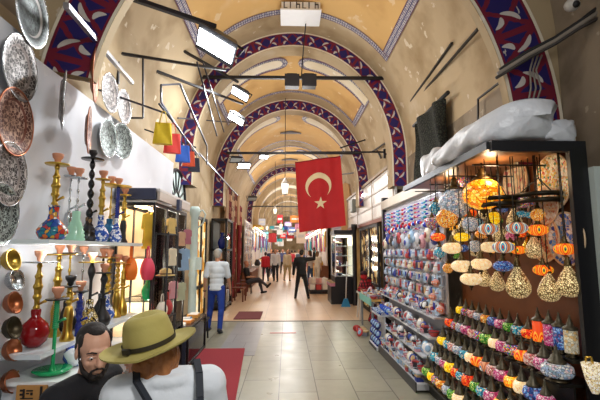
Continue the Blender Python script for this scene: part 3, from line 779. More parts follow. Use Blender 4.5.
frame('bright steel pole slanting down from the vault at the upper left', [(P(66, 5, -1.6), P(132, 83, -1.9), .04)], .04, metal('b9b9bd', .3))
# --- floodlights
def flood():
    t = thing('floodlight', 'floodlight prototype on arm', 'floodlight', (0, 0, 0), 0, 'floodlights above the left shops')
    b = MB(); b.add([(-.2, -.14, 0), (.2, -.14, 0), (.2, .14, 0), (-.2, .14, 0), (-.13, -.08, .12), (.13, -.08, .12), (.13, .08, .12), (-.13, .08, .12)], [(4, 5, 6, 7), (0, 1, 5, 4), (1, 2, 6, 5), (2, 3, 7, 6), (3, 0, 4, 7), (0, 3, 2, 1)]); b.build('housing', mat('2a2c34', .4), t)
    b = MB(); b.bbox((-.18, -.085, -.012), (.18, .085, -.002)); b.build('lens', mat('f4fbff', .3, var=0, emit=22), t)
    b = MB(); b.path([(-.21, 0, .03), (-.21, 0, .16), (.21, 0, .16), (.21, 0, .03)], .012, 6); b.build('yoke', BLACK, t)
    return Proto(t)
FL = flood()
FLOODS = []
def fl(p, d, long, label, sc, on=True, grp=None):
    """lens looks along d, its long side lies along long"""
    z = -Vector(d).normalized(); x = Vector(long); x = (x - z * x.dot(z)).normalized(); yv = z.cross(x)
    o = FL.put(p, 0, label, grp, None if on else {'lens': mat('b8c4cc', .15)}, sc)
    o.rotation_euler = Matrix((x, yv, z)).transposed().to_euler(); FLOODS.append((Vector(p), Vector(d).normalized(), on, sc, o.rotation_euler.copy())); return o
fl(P(216, 46, -.86), (-.4, -.5, -.77), (.88, .1, -.45), 'biggest lit floodlight, white, at the end of the top steel arm', 1.3)
fl(P(240, 94, -.95), (-.4, -.5, -.77), (.88, .1, -.45), 'second lit floodlight, smaller, below the biggest one', .95)
fl(P(236, 119, -1.0), (-.4, -.5, -.77), (.88, .1, -.5), 'third lit floodlight, lowest of the three near ones', .85)
# ============================================================ right side
XB = 2.18                                           # back panel of the right stalls
# --- lamp stall: open black frame, warm board back, stepped shelves
t = thing('lamp_stall', 'black framed lamp stall with lit brown back board and stepped black shelves', 'display stand', (1.85, 3.95, 0))
o0 = Vector((1.85, 3.95, 0))
def pb(name, a, c, m): b = MB(); b.bbox(Vector(a) - o0, Vector(c) - o0); return b.build(name, m, t)
q = NM('lit_brown_board', .35); q.col(q.mix(q.noise(3, 5), '4a2412', '7e4824')); BOARD = q.m
pb('back_board', (XB, 2.86, .1), (XB + .03, 5.0, 2.47), BOARD)
pb('ceiling_board', (1.52, 2.86, 2.47), (XB, 5.0, 2.5), mat('8a5a34', .4))
pb('top_rail', (1.5, 2.82, 2.42), (XB + .03, 2.86, 2.5), BLACK)
pb('top_rail', (1.48, 2.86, 2.44), (1.52, 5.0, 2.5), BLACK)
pb('side_frame', (XB - .1, 2.82, .0), (XB + .03, 2.86, 2.42), BLACK)
for i, (x, z) in enumerate([(1.98, .76), (1.88, .55), (1.78, .37), (1.68, .2)]):
    pb('step_shelf', (x - .07, 2.88, z - .02), (XB - .01 if i == 0 else x + .03, 4.98, z), mat('14120f', .4))
    pb('riser', (x + .03, 2.88, z - .2), (x + .045, 4.98, z - .021), mat('100e0c', .5))
pb('upper_shelf', (2.02, 2.88, .9), (XB - .005, 4.98, .92), mat('14120f', .4))
for y in (3.2, 3.7, 4.2, 4.7): pb('hanging_rail', (1.53, y - .006, 2.39), (XB, y + .006, 2.402), BLACK)
t2 = thing('corner_post', 'tall pale aluminium post at the right end of the lamp stall', 'post', (2.235, 2.80, 0))
b = MB(); b.bbox((-.022, -.03, 0), (.05, .03, 2.3)); b.build('shaft', mat('c9d4cf', .35, var=.04), t2)
b = MB(); b.bbox((-.05, -.05, 0), (.08, .05, .03)); b.build('foot', DARK, t2)
# --- round plates on the back board
def inlay(pal, sc): return mosaic(pal, sc, 0, .3, .06, 'd8c8a8')
DP = [inlay(['e8c9a0', 'd8a878', 'c23a3a', 'f0dcb8', 'e0b890'], 26), inlay(['f4ead0', 'f0a83a', 'd94a32', '3f8f6a', 'f8f2e2', 'e8c040', 'f2ead8'], 60), inlay(['f0f2f6', '2f6fd0', '1f3fa0', 'f4f0ea', '6fa8e0'], 30), inlay(['e8a868', 'd87848', 'f0d8a8', 'c84a38'], 34), inlay(['f0d8c0', 'e0b090', 'd07848', 'f4e8d8'], 30)]
def dplate():
    t = thing('painted_plate', 'painted plate prototype', 'plate', (0, 0, 0), 0, 'painted plates on the lamp stall back board')
    b = MB(); b.lathe([(0, 0), (.14, .003), (.175, .016), (.2, .022), (.203, .018), (.16, -.006), (0, -.008)], ax=(-1, 0, 0), n=36); b.build('dish', DP[0], t)
    b = MB(); b.lathe([(.196, .021), (.205, .024), (.212, .02), (.208, .012), (.2, .014), (.196, .021)], ax=(-1, 0, 0), n=36); b.build('rim', mat('e8c8a0', .3), t)
    return Proto(t)
DPP = dplate()
for px, py, mi, d, lab in [(516, 180, 0, .40, 'painted plate with red flowers at the top left of the back board'), (554, 182, 1, .46, 'painted plate with many coloured dots at the top right of the back board'), (567, 239, 2, .42, 'painted plate with blue and white scrolls on the right of the back board'), (545, 238, 3, .40, 'orange toned painted plate behind the hanging lamps'), (549, 205, 4, .32, 'pale painted plate low behind the dotted one')]:
    p = at(px, py, X=XB - .03); DPP.put((XB - .025 - (.02 if mi == 4 else 0), p.y, p.z), 0, lab, None, {'dish': DP[mi]}, d / .42)
# --- hanging lamps
GLOW = {
 'orange': mosaic(['ffb020', 'f08a10', 'ffd060', 'e86a10', 'ffc040'], 75, .95, .2, .05, '6a3208'),
 'cream': mosaic(['f6dcae', 'eccb94', 'fbe8c6', 'f6d8a4'], 70, .62, .25, .04, 'c8a068'),
 'yellow': mosaic(['ffd21a', 'ffc000', 'ffe050'], 60, .7, .2, .05, '7a5200'),
 'red': mosaic(['e8401a', 'ff6a20', 'd02010', 'ff9a30'], 60, .7, .2, .05, '401008'),
 'teal': mosaic(['38a0c0', '2880a8', '60c8d8', 'e8e0c0'], 80, .3, .2, .05, '103040'),
 'turquoise and orange': banded(['b02818', '2f9ab8', 'e8d8b0', '1f7aa0', 'd88a58', 'b06040', 'd09068'], 30, .5),
 'red and orange': banded(['104a30', 'f0b020', 'd82818', 'ff9020', 'c83010', 'f0a030', 'd84818'], 30, .75),
 'blue': mosaic(['3560b0', '5a8ad8', '28488a', '90b8e8', '805a90'], 80, .28, .2, .05, '101830'),
 'white mosaic': mosaic(['dfe6ee', 'c0cfe0', 'f4f0e8', '98b0d0', 'e0c8d0', '8fa8b8'], 80, .16, .2, .05, '40404a'),
 'pink': mosaic(['e85a98', 'f090b8', 'c83a78', 'f8d0d8'], 85, .22, .2, .05, '401828'),
 'green': mosaic(['4aa83a', '7ac850', '2f8030', 'c0e070'], 85, .22, .2, .05, '102810'),
 'many coloured': mosaic(['e84a4a', '3a78d0', 'f0c030', '40a860', 'f0ece0', 'e878b0', '8050b0'], 95, .22, .2, .06, '2a2018'),
 'amber': mosaic(['f09028', 'ffb848', 'd86818', 'f8d898'], 80, .4, .2, .05, '402008'),
 'frosted': mosaic(['d8d0bc', 'c8c0a8', 'e6dcc0', 'd8b070'], 50, .2, .3, .04, '8a8068'),
 'rose': mosaic(['e89890', 'f4c0b0', 'd06a68', 'f8e4d8'], 85, .2, .2, .05, '402828'),
}
def pierced(c1, c2, sc, em):
    q = NM('pierced_gold', .3, .4); v = E(q.nt, q.voro(sc, 'DISTANCE_TO_EDGE').outputs['Distance']); h = v.gt(.14)
    q.col(q.mix(h, c1, c2)); e = q.mix(h, '000000', c2); q.emit(e, em); q.bump(v, .5, .004); return q.m
PIER = pierced('8a6a34', 'f0d49a', 60, .6)
GOLD = metal('d8a83a', .25)
def lampkind(kind):
    t = thing('hanging_lamp', kind + ' lamp prototype in the stall', 'lamp', (0, 0, 0), 0, 'hanging lamps in the lamp stall')
    if kind == 'squash': gp = [(.03, .052), (.06, .045), (.088, .022), (.095, 0), (.088, -.022), (.06, -.045), (.03, -.053), (0, -.054)]
    elif kind == 'globe': gp = [(.035, .082), (.065, .06), (.086, .025), (.09, 0), (.083, -.035), (.06, -.066), (.03, -.084), (0, -.086)]
    elif kind == 'drop': gp = [(.018, .12), (.03, .09), (.065, .03), (.088, -.03), (.085, -.07), (.06, -.105), (.03, -.118), (0, -.12)]
    else: gp = [(.03, .09), (.03, .06), (.04, .02), (.04, -.08), (.03, -.09), (0, -.092)]
    zt = gp[0][1]
    b = MB(); b.lathe(gp, n=20); b.build('shade', GLOW['cream'], t)
    b = MB(); b.lathe([(gp[0][0] + .012, zt - .006), (gp[0][0] + .008, zt + .008), (.022, zt + .02), (.026, zt + .03), (.014, zt + .045), (.018, zt + .055), (.006, zt + .07), (0, zt + .07)], n=14); b.build('cap', metal('6a5a3c', .4), t)
    if kind != 'drop': b = MB(); b.lathe([(0, -zt - .05), (.008, -zt - .042), (.005, -zt - .03), (.018, -zt - .018), (.02, -zt - .006), (.0, -zt)], n=10); b.build('finial', BRONZE, t)
    b = MB(); b.path([(0, 0, zt + .065), (0, 0, 1)], .005, 6); b.build('chain', mat('1c1812', .5), t)
    return t
LK = {}
for k in ('squash', 'globe', 'drop', 'tube'): LK[k] = lampkind(k)
def setchain(o, ztop):
    """shorten the copied lamp's chain to reach the rail"""
    for ch in o.children:
        if ch.name.startswith('chain'): 
            z0 = {'squash': .117, 'globe': .147, 'drop': .185, 'tube': .155}[KIND]
            L = (ztop - o.location.z) / o.scale.z
            ch.scale = (1, 1, (L - z0) / (1 - z0)); ch.location = (0, 0, z0 * (1 - ch.scale[2]))
LKP = {k: Proto(v) for k, v in LK.items()}
HL = [ # px, py, width px, y, kind, glass, label
 (483, 194, 38, 3.45, 'globe', 'orange', 'big glowing orange mosaic globe lamp, highest of the hanging lamps'),
 (455, 203, 30, 3.75, 'globe', 'white mosaic', 'large pale blue and white mosaic globe lamp left of the big orange one'),
 (488, 229, 19, 3.3, 'squash', 'turquoise and orange', 'turquoise and orange beaded lamp under the left dark canopy'),
 (517, 228, 20, 3.2, 'squash', 'turquoise and orange', 'turquoise and orange beaded lamp under the right dark canopy'),
 (538, 230, 19, 3.15, 'squash', 'red and orange', 'red and orange beaded lamp under the right end of the dark canopy'),
 (503, 247, 20, 3.15, 'squash', 'turquoise and orange', 'turquoise and orange beaded lamp in the middle of the second tier'),
 (518, 250, 14, 3.3, 'squash', 'red and orange', 'small red and orange beaded lamp between the two tiers'),
 (503, 266, 18, 3.2, 'squash', 'blue', 'blue mosaic squashed lamp hanging low in the middle'),
 (565, 249, 20, 3.05, 'squash', 'red and orange', 'red and orange beaded lamp in front of the blue scrolled plate'),
 (543, 270, 18, 3.15, 'squash', 'red and orange', 'red and orange beaded lamp hanging above the pierced gold drops'),
 (452, 248, 19, 3.7, 'squash', 'cream', 'glowing cream lamp leftmost of the upper cream pair'),
 (490, 247, 18, 3.55, 'squash', 'cream', 'glowing cream lamp rightmost of the upper cream pair'),
 (462, 266, 20, 3.5, 'squash', 'cream', 'glowing cream lamp left of the lower cream trio'),
 (481, 264, 19, 3.5, 'squash', 'cream', 'glowing cream lamp right of the lower cream trio'),
 (471, 279, 20, 3.4, 'squash', 'cream', 'glowing cream lamp lowest of the cream trio'),
 (462, 237, 15, 3.65, 'squash', 'yellow', 'glowing yellow lamp above the cream trio'),
 (438, 237, 14, 3.9, 'squash', 'red', 'glowing red lamp at the left edge of the lamp stall'),
 (440, 252, 11, 3.95, 'globe', 'teal', 'small teal globe lamp left of the upper cream lamp'),
 (447, 218, 20, 3.75, 'globe', 'amber', 'dark amber mosaic globe lamp under the pale mosaic one'),
 (470, 224, 15, 3.6, 'globe', 'white mosaic', 'small white mosaic globe lamp under the big orange one'),
 (494, 218, 13, 3.6, 'globe', 'yellow', 'small yellow globe lamp behind the left dark canopy'),
 (522, 214, 11, 3.4, 'squash', 'teal', 'small teal lamp directly under the wide dark canopy'),
 (531, 215, 11, 3.4, 'squash', 'teal', 'small teal lamp at the right under the wide dark canopy'),
 (518, 282, 22, 3.2, 'drop', None, 'pierced gold drop lamp, leftmost of the big three low ones'),
 (549, 287, 20, 3.1, 'drop', None, 'pierced gold drop lamp, middle of the big three low ones'),
 (569, 281, 22, 3.0, 'drop', None, 'pierced gold drop lamp, rightmost of the big three low ones'),
 (497, 281, 14, 3.45, 'drop', None, 'small pierced gold drop lamp below the blue lamp'),
 (484, 277, 13, 3.6, 'drop', None, 'small pierced gold drop lamp right of the cream trio'),
 (529, 245, 13, 3.35, 'drop', 'gold', 'plain golden drop lamp between the beaded ones'),
 (475, 246, 12, 3.75, 'globe', 'white mosaic', 'small white mosaic globe lamp between the two upper cream lamps'),
 (432, 223, 12, 4.1, 'globe', 'many coloured', 'small many coloured globe lamp at the far end of the hanging rail'),
 (436, 208, 13, 4.2, 'globe', 'teal', 'small teal globe lamp high at the far end of the hanging rail'),
 (463, 181, 12, 4.2, 'globe', 'many coloured', 'small many coloured globe lamp high behind the pale mosaic one'),
 (489, 184, 12, 4.0, 'globe', 'blue', 'small blue globe lamp high behind the big orange one'),
 (448, 268, 10, 4.1, 'globe', 'amber', 'small amber globe lamp low at the far end of the rail'),
 (456, 254, 9, 4.2, 'globe', 'green', 'small green globe lamp behind the upper cream lamp'),
 (511, 236, 10, 3.6, 'globe', 'pink', 'small pink globe lamp between the beaded lamps'),
]
for i in range(22):
    c = ['amber', 'teal', 'many coloured', 'red', 'white mosaic', 'yellow', 'blue', 'rose', 'green', 'orange', 'pink'][i % 11]; y = 3.15 + .085 * i
    z = (1.98, 1.72, 2.1, 1.86)[i % 4]; d = RM.inverted() @ Vector((2.02, y, z - CAMZ)); HL.append((300 + F * d.x / -d.z, 200 - F * d.y / -d.z, (.105 + .02 * (i % 3)) * F / y, y, ('globe', 'drop', 'squash')[i % 3], c if i % 3 != 1 else None, '%s lamp, %s from the near end of the row at the back board' % (c if i % 3 != 1 else 'pierced gold', ORD[i])))
HP = []
for px, py, w, y, kind, gl, lab in HL:
    p = at(px, py, Y=y); KIND = kind
    if p.x > XB - .11: p = at(px, py, X=XB - .11)
    base = {'squash': .19, 'globe': .18, 'drop': .176, 'tube': .08}[kind]
    sc = w / F * p.y * 1.06 / base
    m = PIER if gl is None else GOLD if gl == 'gold' else GLOW[gl]
    o = LKP[kind].put((p.x, p.y, p.z), -.47 + rnd.uniform(-.12, .12), lab, None, {'shade': m}, sc if gl != 'orange' or w < 30 else (sc, sc, sc * .82)); HP.append(o)
bpy.context.view_layer.update()
kidsof = {}
for o in COL.objects:
    if o.parent: kidsof.setdefault(o.parent.name, []).append(o)
for o, (px, py, w, y, kind, gl, lab) in zip(HP, HL):
    KIND = kind; z0 = {'squash': .117, 'globe': .147, 'drop': .185, 'tube': .155}[kind]
    L = (2.47 - o.location.z) / o.scale[2]
    for ch in kidsof[o.name]:
        if ch.name.startswith('chain'): ch.scale = (1, 1, (L - z0) / (1 - z0)); ch.location = (0, 0, z0 * (1 - ch.scale[2]))
# dark ring canopies
for px, py, w, y, lab in [(500, 205, 36, 3.35, 'smaller dark bronze ring canopy hanging on the left in the lamp stall'), (540, 202, 52, 3.2, 'wide dark bronze ring canopy hanging on the right in the lamp stall')]:
    p = at(px, py, Y=y); r = w / F * y / 2
    t = thing('lamp_canopy', lab, 'lamp canopy', p, 0, 'bronze ring canopies in the lamp stall')
    for z, rr in ((.035, r * .92), (-.02, r)):
        b = MB(); b.lathe([(rr - .02, z), (rr, z + .004), (rr + .006, z + .02), (rr, z + .035), (rr - .02, z + .036), (rr - .025, z + .02), (rr - .02, z)], n=32); b.build('ring', mat('2a2418', .35, .6), t)
    b = MB(); b.lathe([(0, .01), (r - .03, .012), (r - .03, .022), (0, .022)], n=24); b.build('plate', mat('2a2418', .4, .5), t)
    for a in (.5, 2.6, 4.7): b = MB(); b.path([((r - .03) * math.cos(a), (r - .03) * math.sin(a), .05), (0, 0, .2), (0, 0, 2.47 - p.z)], .005, 6); b.build('chain', mat('1c1812', .5), t)
# --- table lamps on the stepped shelves
def tlamp(kind):
    t = thing('mosaic_lamp', kind + ' table lamp prototype', 'lamp', (0, 0, 0), 0, 'mosaic lamps on the stepped shelves')
    if kind == 'cup': sp = [(.03, .022), (.055, .03), (.062, .05), (.06, .085), (.045, .105), (.025, .112)]
    elif kind == 'ball': sp = [(.028, .022), (.055, .035), (.066, .065), (.056, .095), (.03, .112)]
    else: sp = [(.045, .03), (.046, .035), (.046, .2), (.042, .205)]
    zt = sp[-1][1]
    b = MB(); b.lathe(sp, n=18); b.build('shade', GLOW['pink'], t)
    b = MB(); b.lathe([(.045, 0), (.048, .006), (.03, .014), (sp[0][0] + .004, sp[0][1] + .002), (0, sp[0][1] + .003)], n=14); b.build('foot', BRONZE, t)
    b = MB(); b.lathe([(sp[-1][0] + .014, zt - .008), (sp[-1][0] + .008, zt + .008), (.024, zt + .022), (.022, zt + .04), (.012, zt + .052), (.015, zt + .062), (.006, zt + .078), (.008, zt + .088), (0, zt + .105)], n=14); b.build('cap', mat('5c5646', .35, .5), t)
    return Proto(t)
TL = {k: tlamp(k) for k in ('cup', 'ball', 'tube')}
CK = ['pink', 'many coloured', 'teal', 'rose', 'white mosaic', 'amber', 'blue', 'green', 'red', 'yellow', 'orange', 'cream', 'turquoise and orange', 'red and orange']
ROWS = [(1.98, .76, 'top step', [4, 0, 3, 13, 1, 0, 11, 7, 1, 3, 0, 4, 1, 8]), (1.88, .55, 'second step', [0, 6, 11, 10, 0, 3, 12, 13, 11, 2, 4, 3, 2, 9]), (1.78, .37, 'third step', [0, 5, 11, 10, 0, 2, 7, 8, 2, 8, 9, 0, 4, 2]), (1.68, .2, 'lowest step', [7, 9, 4, 7, 5, 2, 9, 11, 7, 4, 5, 1, 9, 7])]
for x, z, nm, cs in ROWS:
    for i, c in enumerate(cs):
        y = 2.98 + i * .146; big = 1
        k = 'ball' if (i * 7 + len(nm)) % 3 == 0 else 'cup'
        TL[k].put((x - .01, y, z), i, '%s mosaic lamp, %s from the near end of the %s' % (CK[c], ORD[i], nm), None, {'shade': GLOW[CK[c]]}, (1.0 + .07 * ((i * 5) % 3 - 1)) * 1.12 if not (i == 0 and z > .6) else (1.75, 1.75, 1.15))
for i, (y, c, k) in enumerate([(2.98, 'frosted', 'tube'), (3.10, 'blue', 'tube'), (3.22, 'pink', 'tube'), (3.36, 'red and orange', 'tube'), (3.5, 'red', 'ball'), (3.66, 'teal', 'ball'), (3.8, 'green', 'ball'), (3.96, 'pink', 'cup'), (4.1, 'blue', 'cup'), (4.24, 'amber', 'cup'), (4.4, 'white mosaic', 'ball'), (4.56, 'rose', 'cup'), (4.72, 'many coloured', 'ball'), (4.86, 'yellow', 'cup')]):
    TL[k].put((2.09, y, .92), i, '%s %s lamp, %s from the near end of the upper shelf' % (c, 'cylinder' if k == 'tube' else 'mosaic', ORD[i]), 'lamps on the upper shelf of the lamp stall', {'shade': GLOW[c]}, 1.0)
p = at(577, 374, Y=2.84)
t = thing('wall_lamp', 'cream cone shaped mosaic lamp at the right end of the stepped shelves', 'lamp', (2.07, 2.84 - .085, p.z))
b = MB(); b.lathe([(0, -.105), (.02, -.1), (.05, -.02), (.07, .09), (.066, .09), (.045, -.02), (.015, -.085), (0, -.09)], n=24); b.build('shade', mosaic(['fff0d0', 'f4e2b8', 'e8d0a0', 'fff6e4'], 60, .5, .3, .06, '8a7a58'), t)
b = MB(); b.path([(0, .08, .05), (0, .06, .12), (0, .01, .13), (0, 0, .09)], .008, 8); b.build('bracket', BRASS, t)
# --- plastic wrapped bundle on the stall roof
q = NM('milky_plastic_wrap', .3); q.col(q.mix(q.noise(5, 5), 'c9ced8', 'eef1f5')); q.bump(q.noise(9, 6), .7, .03); WRAP = q.m
t = thing('wrapped_bundle', 'long bundle wrapped in milky plastic lying on the lamp stall roof', 'bundle', (1.72, 3.35, 2.5))
b = MB()
def bundle(L, W, H, sd, wedge=0):
    def f(s, tt):
        u = 2 * tt - 1; a = 2 * PI * s; k = max(.02, (1 - abs(u) ** 7)) ** .6
        w = (math.sin(a * 3 + u * 5 + sd) * .012 + math.sin(a * 7 - u * 11) * .008) * k
        if tt in (0, 1): k = w = 0
        h = H * (1 - wedge * .62 * (u + 1) / 2); sq = lambda c, e: math.copysign(abs(c) ** e, c)
        return ((W * k + w) * sq(math.cos(a), .6) + wedge * .05 * (1 - u) * max(0, math.sin(a)), u * L - wedge * .03 * max(0, math.sin(a)) * (1 - u), h * .98 + (h * (k ** .5) + w) * sq(math.sin(a), .55))
    return f
b.grid(bundle(.6, .29, .17, 0, 1), 40, 30); o = b.build('wrapping', WRAP, t); o.rotation_euler = (0, 0, .1)
b = MB(); b.grid(bundle(.14, .13, .085, 2), 30, 16); o = b.build('loose_flap', WRAP, t); o.location = (.33, -.4, .0)
t = thing('wrapped_roll', 'fat white plastic roll standing at the far end of the stall roof', 'roll', (1.72, 4.35, 2.5))
b = MB(); b.grid(bundle(.3, .17, .15, 4), 32, 20); b.build('wrapping', mat('d9dde3', .4), t)
t = thing('cable_bundle', 'thick bundle of grey and black cables sagging across the right arch', 'cable', (2.0, 3.1, 3.6))
for i, (c, r, dz) in enumerate([('1e1c1c', .018, 0), ('8a8074', .02, .05), ('3a3430', .014, -.05)]):
    pts = [at(*a) for a in ()] or [at(500 - 2 * i, 70 + 4 * i, Y=3.25), at(527 + i, 52 + i * 3, Y=3.2), at(555, 38 + i * 3, Y=3.1), at(582 - i, 20 + i * 4, Y=3.0), at(610, -2 + i * 7, Y=2.9)]
    b = MB(); b.path([Vector(p) - Vector((2.0, 3.1, 3.6)) for p in pts], r, 8); b.build('cable', mat(c, .6), t)
t = thing('hanging_wire', 'loose grey wires hanging down the tiled band on the right', 'wire', (2.0, 3.25, 3.3))
for i in range(3):
    pts = [at(534 + i * 4 - dx, yy, Y=3.3) for dx, yy in ((0, 55), (4 + i, 70), (3 - i, 88), (6, 104))]
    b = MB(); b.path([Vector(p) - Vector((2.0, 3.25, 3.3)) for p in pts], .008, 6); b.build('strand', mat('8c857c', .6), t)
b = MB(); p = at(572, 5, Y=3.0); t = thing('security_camera', 'white dome camera on the vault at the upper right', 'camera', p)
b.ell((0, 0, 0), (.06, .06, .05)); b.build('dome', mat('c8c4bc', .4), t); b = MB(); b.ell((0, -.045, -.02), (.03, .025, .03)); b.build('lens', BLACK, t)
# --- black metal rods on the right wall
def rod(label, segs, w=.03):
    t = thing('wall_rod', label, 'bracket', segs[0][0], 0, 'metal rods on the right wall'); o = Vector(segs[0][0])
    for a, c in segs: b = MB(); b.bar(Vector(a) - o, Vector(c) - o, w); b.build('bar', BLACK, t)
Q = lambda px, py, x: tuple(at(px, py, X=x))
rod('long black rod slanting up the right wall under the vault', [(Q(412, 105, 2.42), Q(478, 29, 2.3))])
rod('second shorter black rod slanting beside the long one on the right', [(Q(411, 101, 2.36), Q(452, 43, 2.3))])
rod('bent black rod on the stained wall above the wrapped bundle', [(Q(478, 124, 2.42), Q(478, 99, 2.42)), (Q(478, 99, 2.42), Q(508, 76, 2.35))], .02)
# dark rolled net on the wall
q = NM('dark_net', .9); v = q.voro(24, 'DISTANCE_TO_EDGE'); q.col(q.mix(E(q.nt, v.outputs['Distance']).lt(.12), '2a2e22', '080806')); q.bump(E(q.nt, v.outputs['Distance']), .8, .03); NET = q.m
t = thing('rolled_net', 'dark rolled netting curtain hanging on the right wall behind the bundle', 'netting', (2.33, 6.3, 2.55))
b = MB(); b.grid(lambda s, tt: (.07 * math.cos(2 * PI * s) + .05 * math.sin(s * 31 + tt * 4), .72 * math.sin(2 * PI * s) * (1 - .2 * tt + .08 * math.sin(tt * 7)), tt * 1.4 - .08 * math.sin(s * 19) * (1 - tt)), 40, 14); b.build('netting', NET, t)
b = MB(); b.path([(0, -.8, 1.42), (0, .8, 1.42)], .03, 8); b.build('pole', BLACK, t)
# dark arched shop front beyond the right post
t = thing('arched_shopfront', 'dark arched shop window at the right edge beyond the lamp stall', 'shop window', (2.42, 2.3, 0))
b = MB(); pts = [(-.75, 0), (.42, 0), (.42, 2.55)] + [(-.165 + .585 * math.cos(a), 2.55 + .75 * math.sin(a)) for a in [PI * i / 12 for i in range(1, 12)]] + [(-.75, 2.55)]
b.prism(pts, lambda x, y, k: (.0 + .05 * k, x, y)); b.build('pane', mat('12161a', .12), t)
f = MB(); f.path([(-.01, x, y) for x, y in pts[1:]], .035, 6); f.build('frame', BLACK, t)
for z in (1.2, 1.9, 2.5): f = MB(); f.bar((-.01, -.75, z), (-.01, .42, z), .035); f.build('crossbar', BLACK, t)
b = MB(); b.bbox((-.02, .1, 2.3), (-.008, .3, 2.48)); b.build('sticker', mat('8aa83a', .5), t)
# --- souvenir stall
t = thing('souvenir_stall', 'white backed souvenir stall hung with beads and magnets beyond the lamp stall', 'display stand', (1.95, 6.55, 0))
o0 = Vector((1.95, 6.55, 0))
pb('back_board', (2.0, 5.06, .9), (2.03, 8.0, 2.5), mat('d4d6de', .6))
pb('header_board', (1.9, 5.06, 2.5), (2.03, 8.0, 2.66), mat('c2b8a8', .6))
pb('post', (1.93, 8.0, 0), (2.05, 8.1, 2.75), mat('1c1a20', .4))
for i, (x, z) in enumerate([(1.96, .86), (1.88, .62), (1.8, .4), (1.72, .2)]): pb('step_shelf', (x - .13, 5.06, z - .02), (2.0 if i == 0 else x + .04, 6.95 if i > 1 else 7.9, z), mat('cfd4dc', .35)); pb('riser', (x + .03, 5.06, z - .2 if i else z - .26), (x + .04, 6.95 if i > 1 else 7.9, z - .021), mat('8f95a2', .5))
pb('base_tray', (1.56, 4.98, .03), (1.78, 6.95, .1), mat('d8dbe0', .3)); pb('tray_edge', (1.545, 4.98, 0), (1.56, 6.95, .12), mat('24262c', .4))
for z in (1.03, 1.2, 1.37, 1.54, 1.71, 1.9, 2.44): pb('hook_rail', (1.985, 5.08, z), (1.998, 7.98, z + .014), mat('d4d6de', .3, .5))
# evil-eye bead strings
EYE = mat('1f3fa8', .1, var=.05)
def string_proto():
    t = thing('bead_string', 'bead string prototype on stall', 'bead string', (0, 0, 0), 0, 'bead strings on the souvenir stall')
    b = MB(); b.path([(0, 0, 0), (0, 0, -.47)], .004, 5); b.build('cord', mat('d8d4e0', .6), t)
    for z, r in ((-.06, .014), (-.12, .018), (-.19, .014), (-.26, .02), (-.46, .014)): b = MB(); b.ell((0, 0, z), r, 10, 8); b.build('bead', EYE, t)
    b = MB(); b.lathe([(0, -.014), (.03, -.012), (.042, 0), (.03, .012), (0, .014)], (0, 0, -.36), 16, ax=(1, 0, 0)); b.build('pendant', EYE, t)
    return Proto(t)
SPR = string_proto()
SCOL = [('cobalt blue', '2236b0'), ('white', 'e4e6f0'), ('red', 'c42a30'), ('turquoise', '45b4c4'), ('violet', '6a48b0'), ('silver', 'b8bcc8'), ('sky blue', '7fb4e8'), ('pink', 'd88aa8')]
for i in range(34):
    c = SCOL[(i * 5 + i // 3) % 8]; c2 = SCOL[(i * 3 + 1) % 8]
    SPR.put((1.965, 5.12 + i * .085, 2.44), rnd.uniform(-.5, .5), '%s bead string with pendant, %s from the near end of the souvenir stall' % (c[0], ORD[i]), None, {'bead': mat(c2[1], .15), 'pendant': mat(c[1], .12)}, (1.5, 1.5, rnd.uniform(.9, 1.15)))
# magnets
def magnet_proto(kind, inner):
    t = thing('souvenir_magnet', kind + ' magnet prototype', 'souvenir', (0, 0, 0), 0, 'small souvenirs hooked on the stall board')
    b = MB()
    if kind == 'tile': b.bbox((-.012, -.036, -.045), (.006, .036, .04)); b.bbox((-.016, -.024, -.03), (-.0125, .024, .026), 1)
    elif kind == 'disc': b.lathe([(0, -.006), (.04, -.006), (.045, .004), (.04, .014), (.026, .016), (.02, .02), (0, .022)], n=18, ax=(-1, 0, 0)); b.lathe([(.02, .0215), (.018, .025), (0, .026)], n=14, ax=(-1, 0, 0), mi=1)
    else: b.lathe([(.02, -.06), (.034, -.05), (.038, -.02), (.02, .02), (.012, .04), (0, .044)], n=14); b.ell((0, 0, .0), (.03, .03, .012), 14, 8, 1)
    b.build('body', [mat('e0e4ee', .4), inner], t)
    f = MB(); f.path([(.004, 0, .03), (0.012, 0, .055), (.03, 0, .058)], .003, 5); f.build('hook', SILVER, t)
    return Proto(t)
INN = [EYE, mat('a83a3e', .4), mat('3a3a44', .4), mat('8fb4d8', .3), mat('c8a878', .5)]
MG = {(k, j): magnet_proto(k, m) for k in ('tile', 'disc', 'bell') for j, m in enumerate(INN)}
MCOL = [('white', 'e6e8f0'), ('cobalt', '2b3f98'), ('red', 'b84448'), ('sky blue', '9cc0e0'), ('cream', 'e8dcc8'), ('grey', '8c92a0'), ('pale blue', 'b8cce4'), ('pink', 'd8a0ac'), ('dark grey', '3a3a44'), ('silver', 'c4c8d0')]
rows = ['top', 'second', 'third', 'fourth', 'lowest']
for ri, z in enumerate((1.71, 1.54, 1.37, 1.20, 1.03)):
    for i in range(26):
        c = MCOL[(i * 7 + ri * 3 + i * i // 5) % 10]; k = ('tile', 'disc', 'tile', 'bell')[(i + ri * 2 + i // 4) % 4]
        MG[k, (i * 3 + ri + i // 3) % 5].put((1.965, 5.13 + i * .112, z - .06), 0, '%s souvenir %s, %s from the near end of the %s magnet row' % (c[0], {'tile': 'magnet', 'disc': 'eye disc', 'bell': 'bell'}[k], ORD[i], rows[ri]), None, {'body': mat(c[1], .35)}, 1.5)
for i in range(12):
    c = MCOL[(i * 3 + 1) % 10]; MG['disc', i % 5].put((1.94, 5.2 + i * .24, 1.86 + .05 * math.sin(i * 2.1)), 0, '%s large round wall hanging, %s from the near end above the magnets' % (c[0], ORD[i]), 'round hangings on the souvenir board', {'body': mat(c[1], .35)}, 2.3)
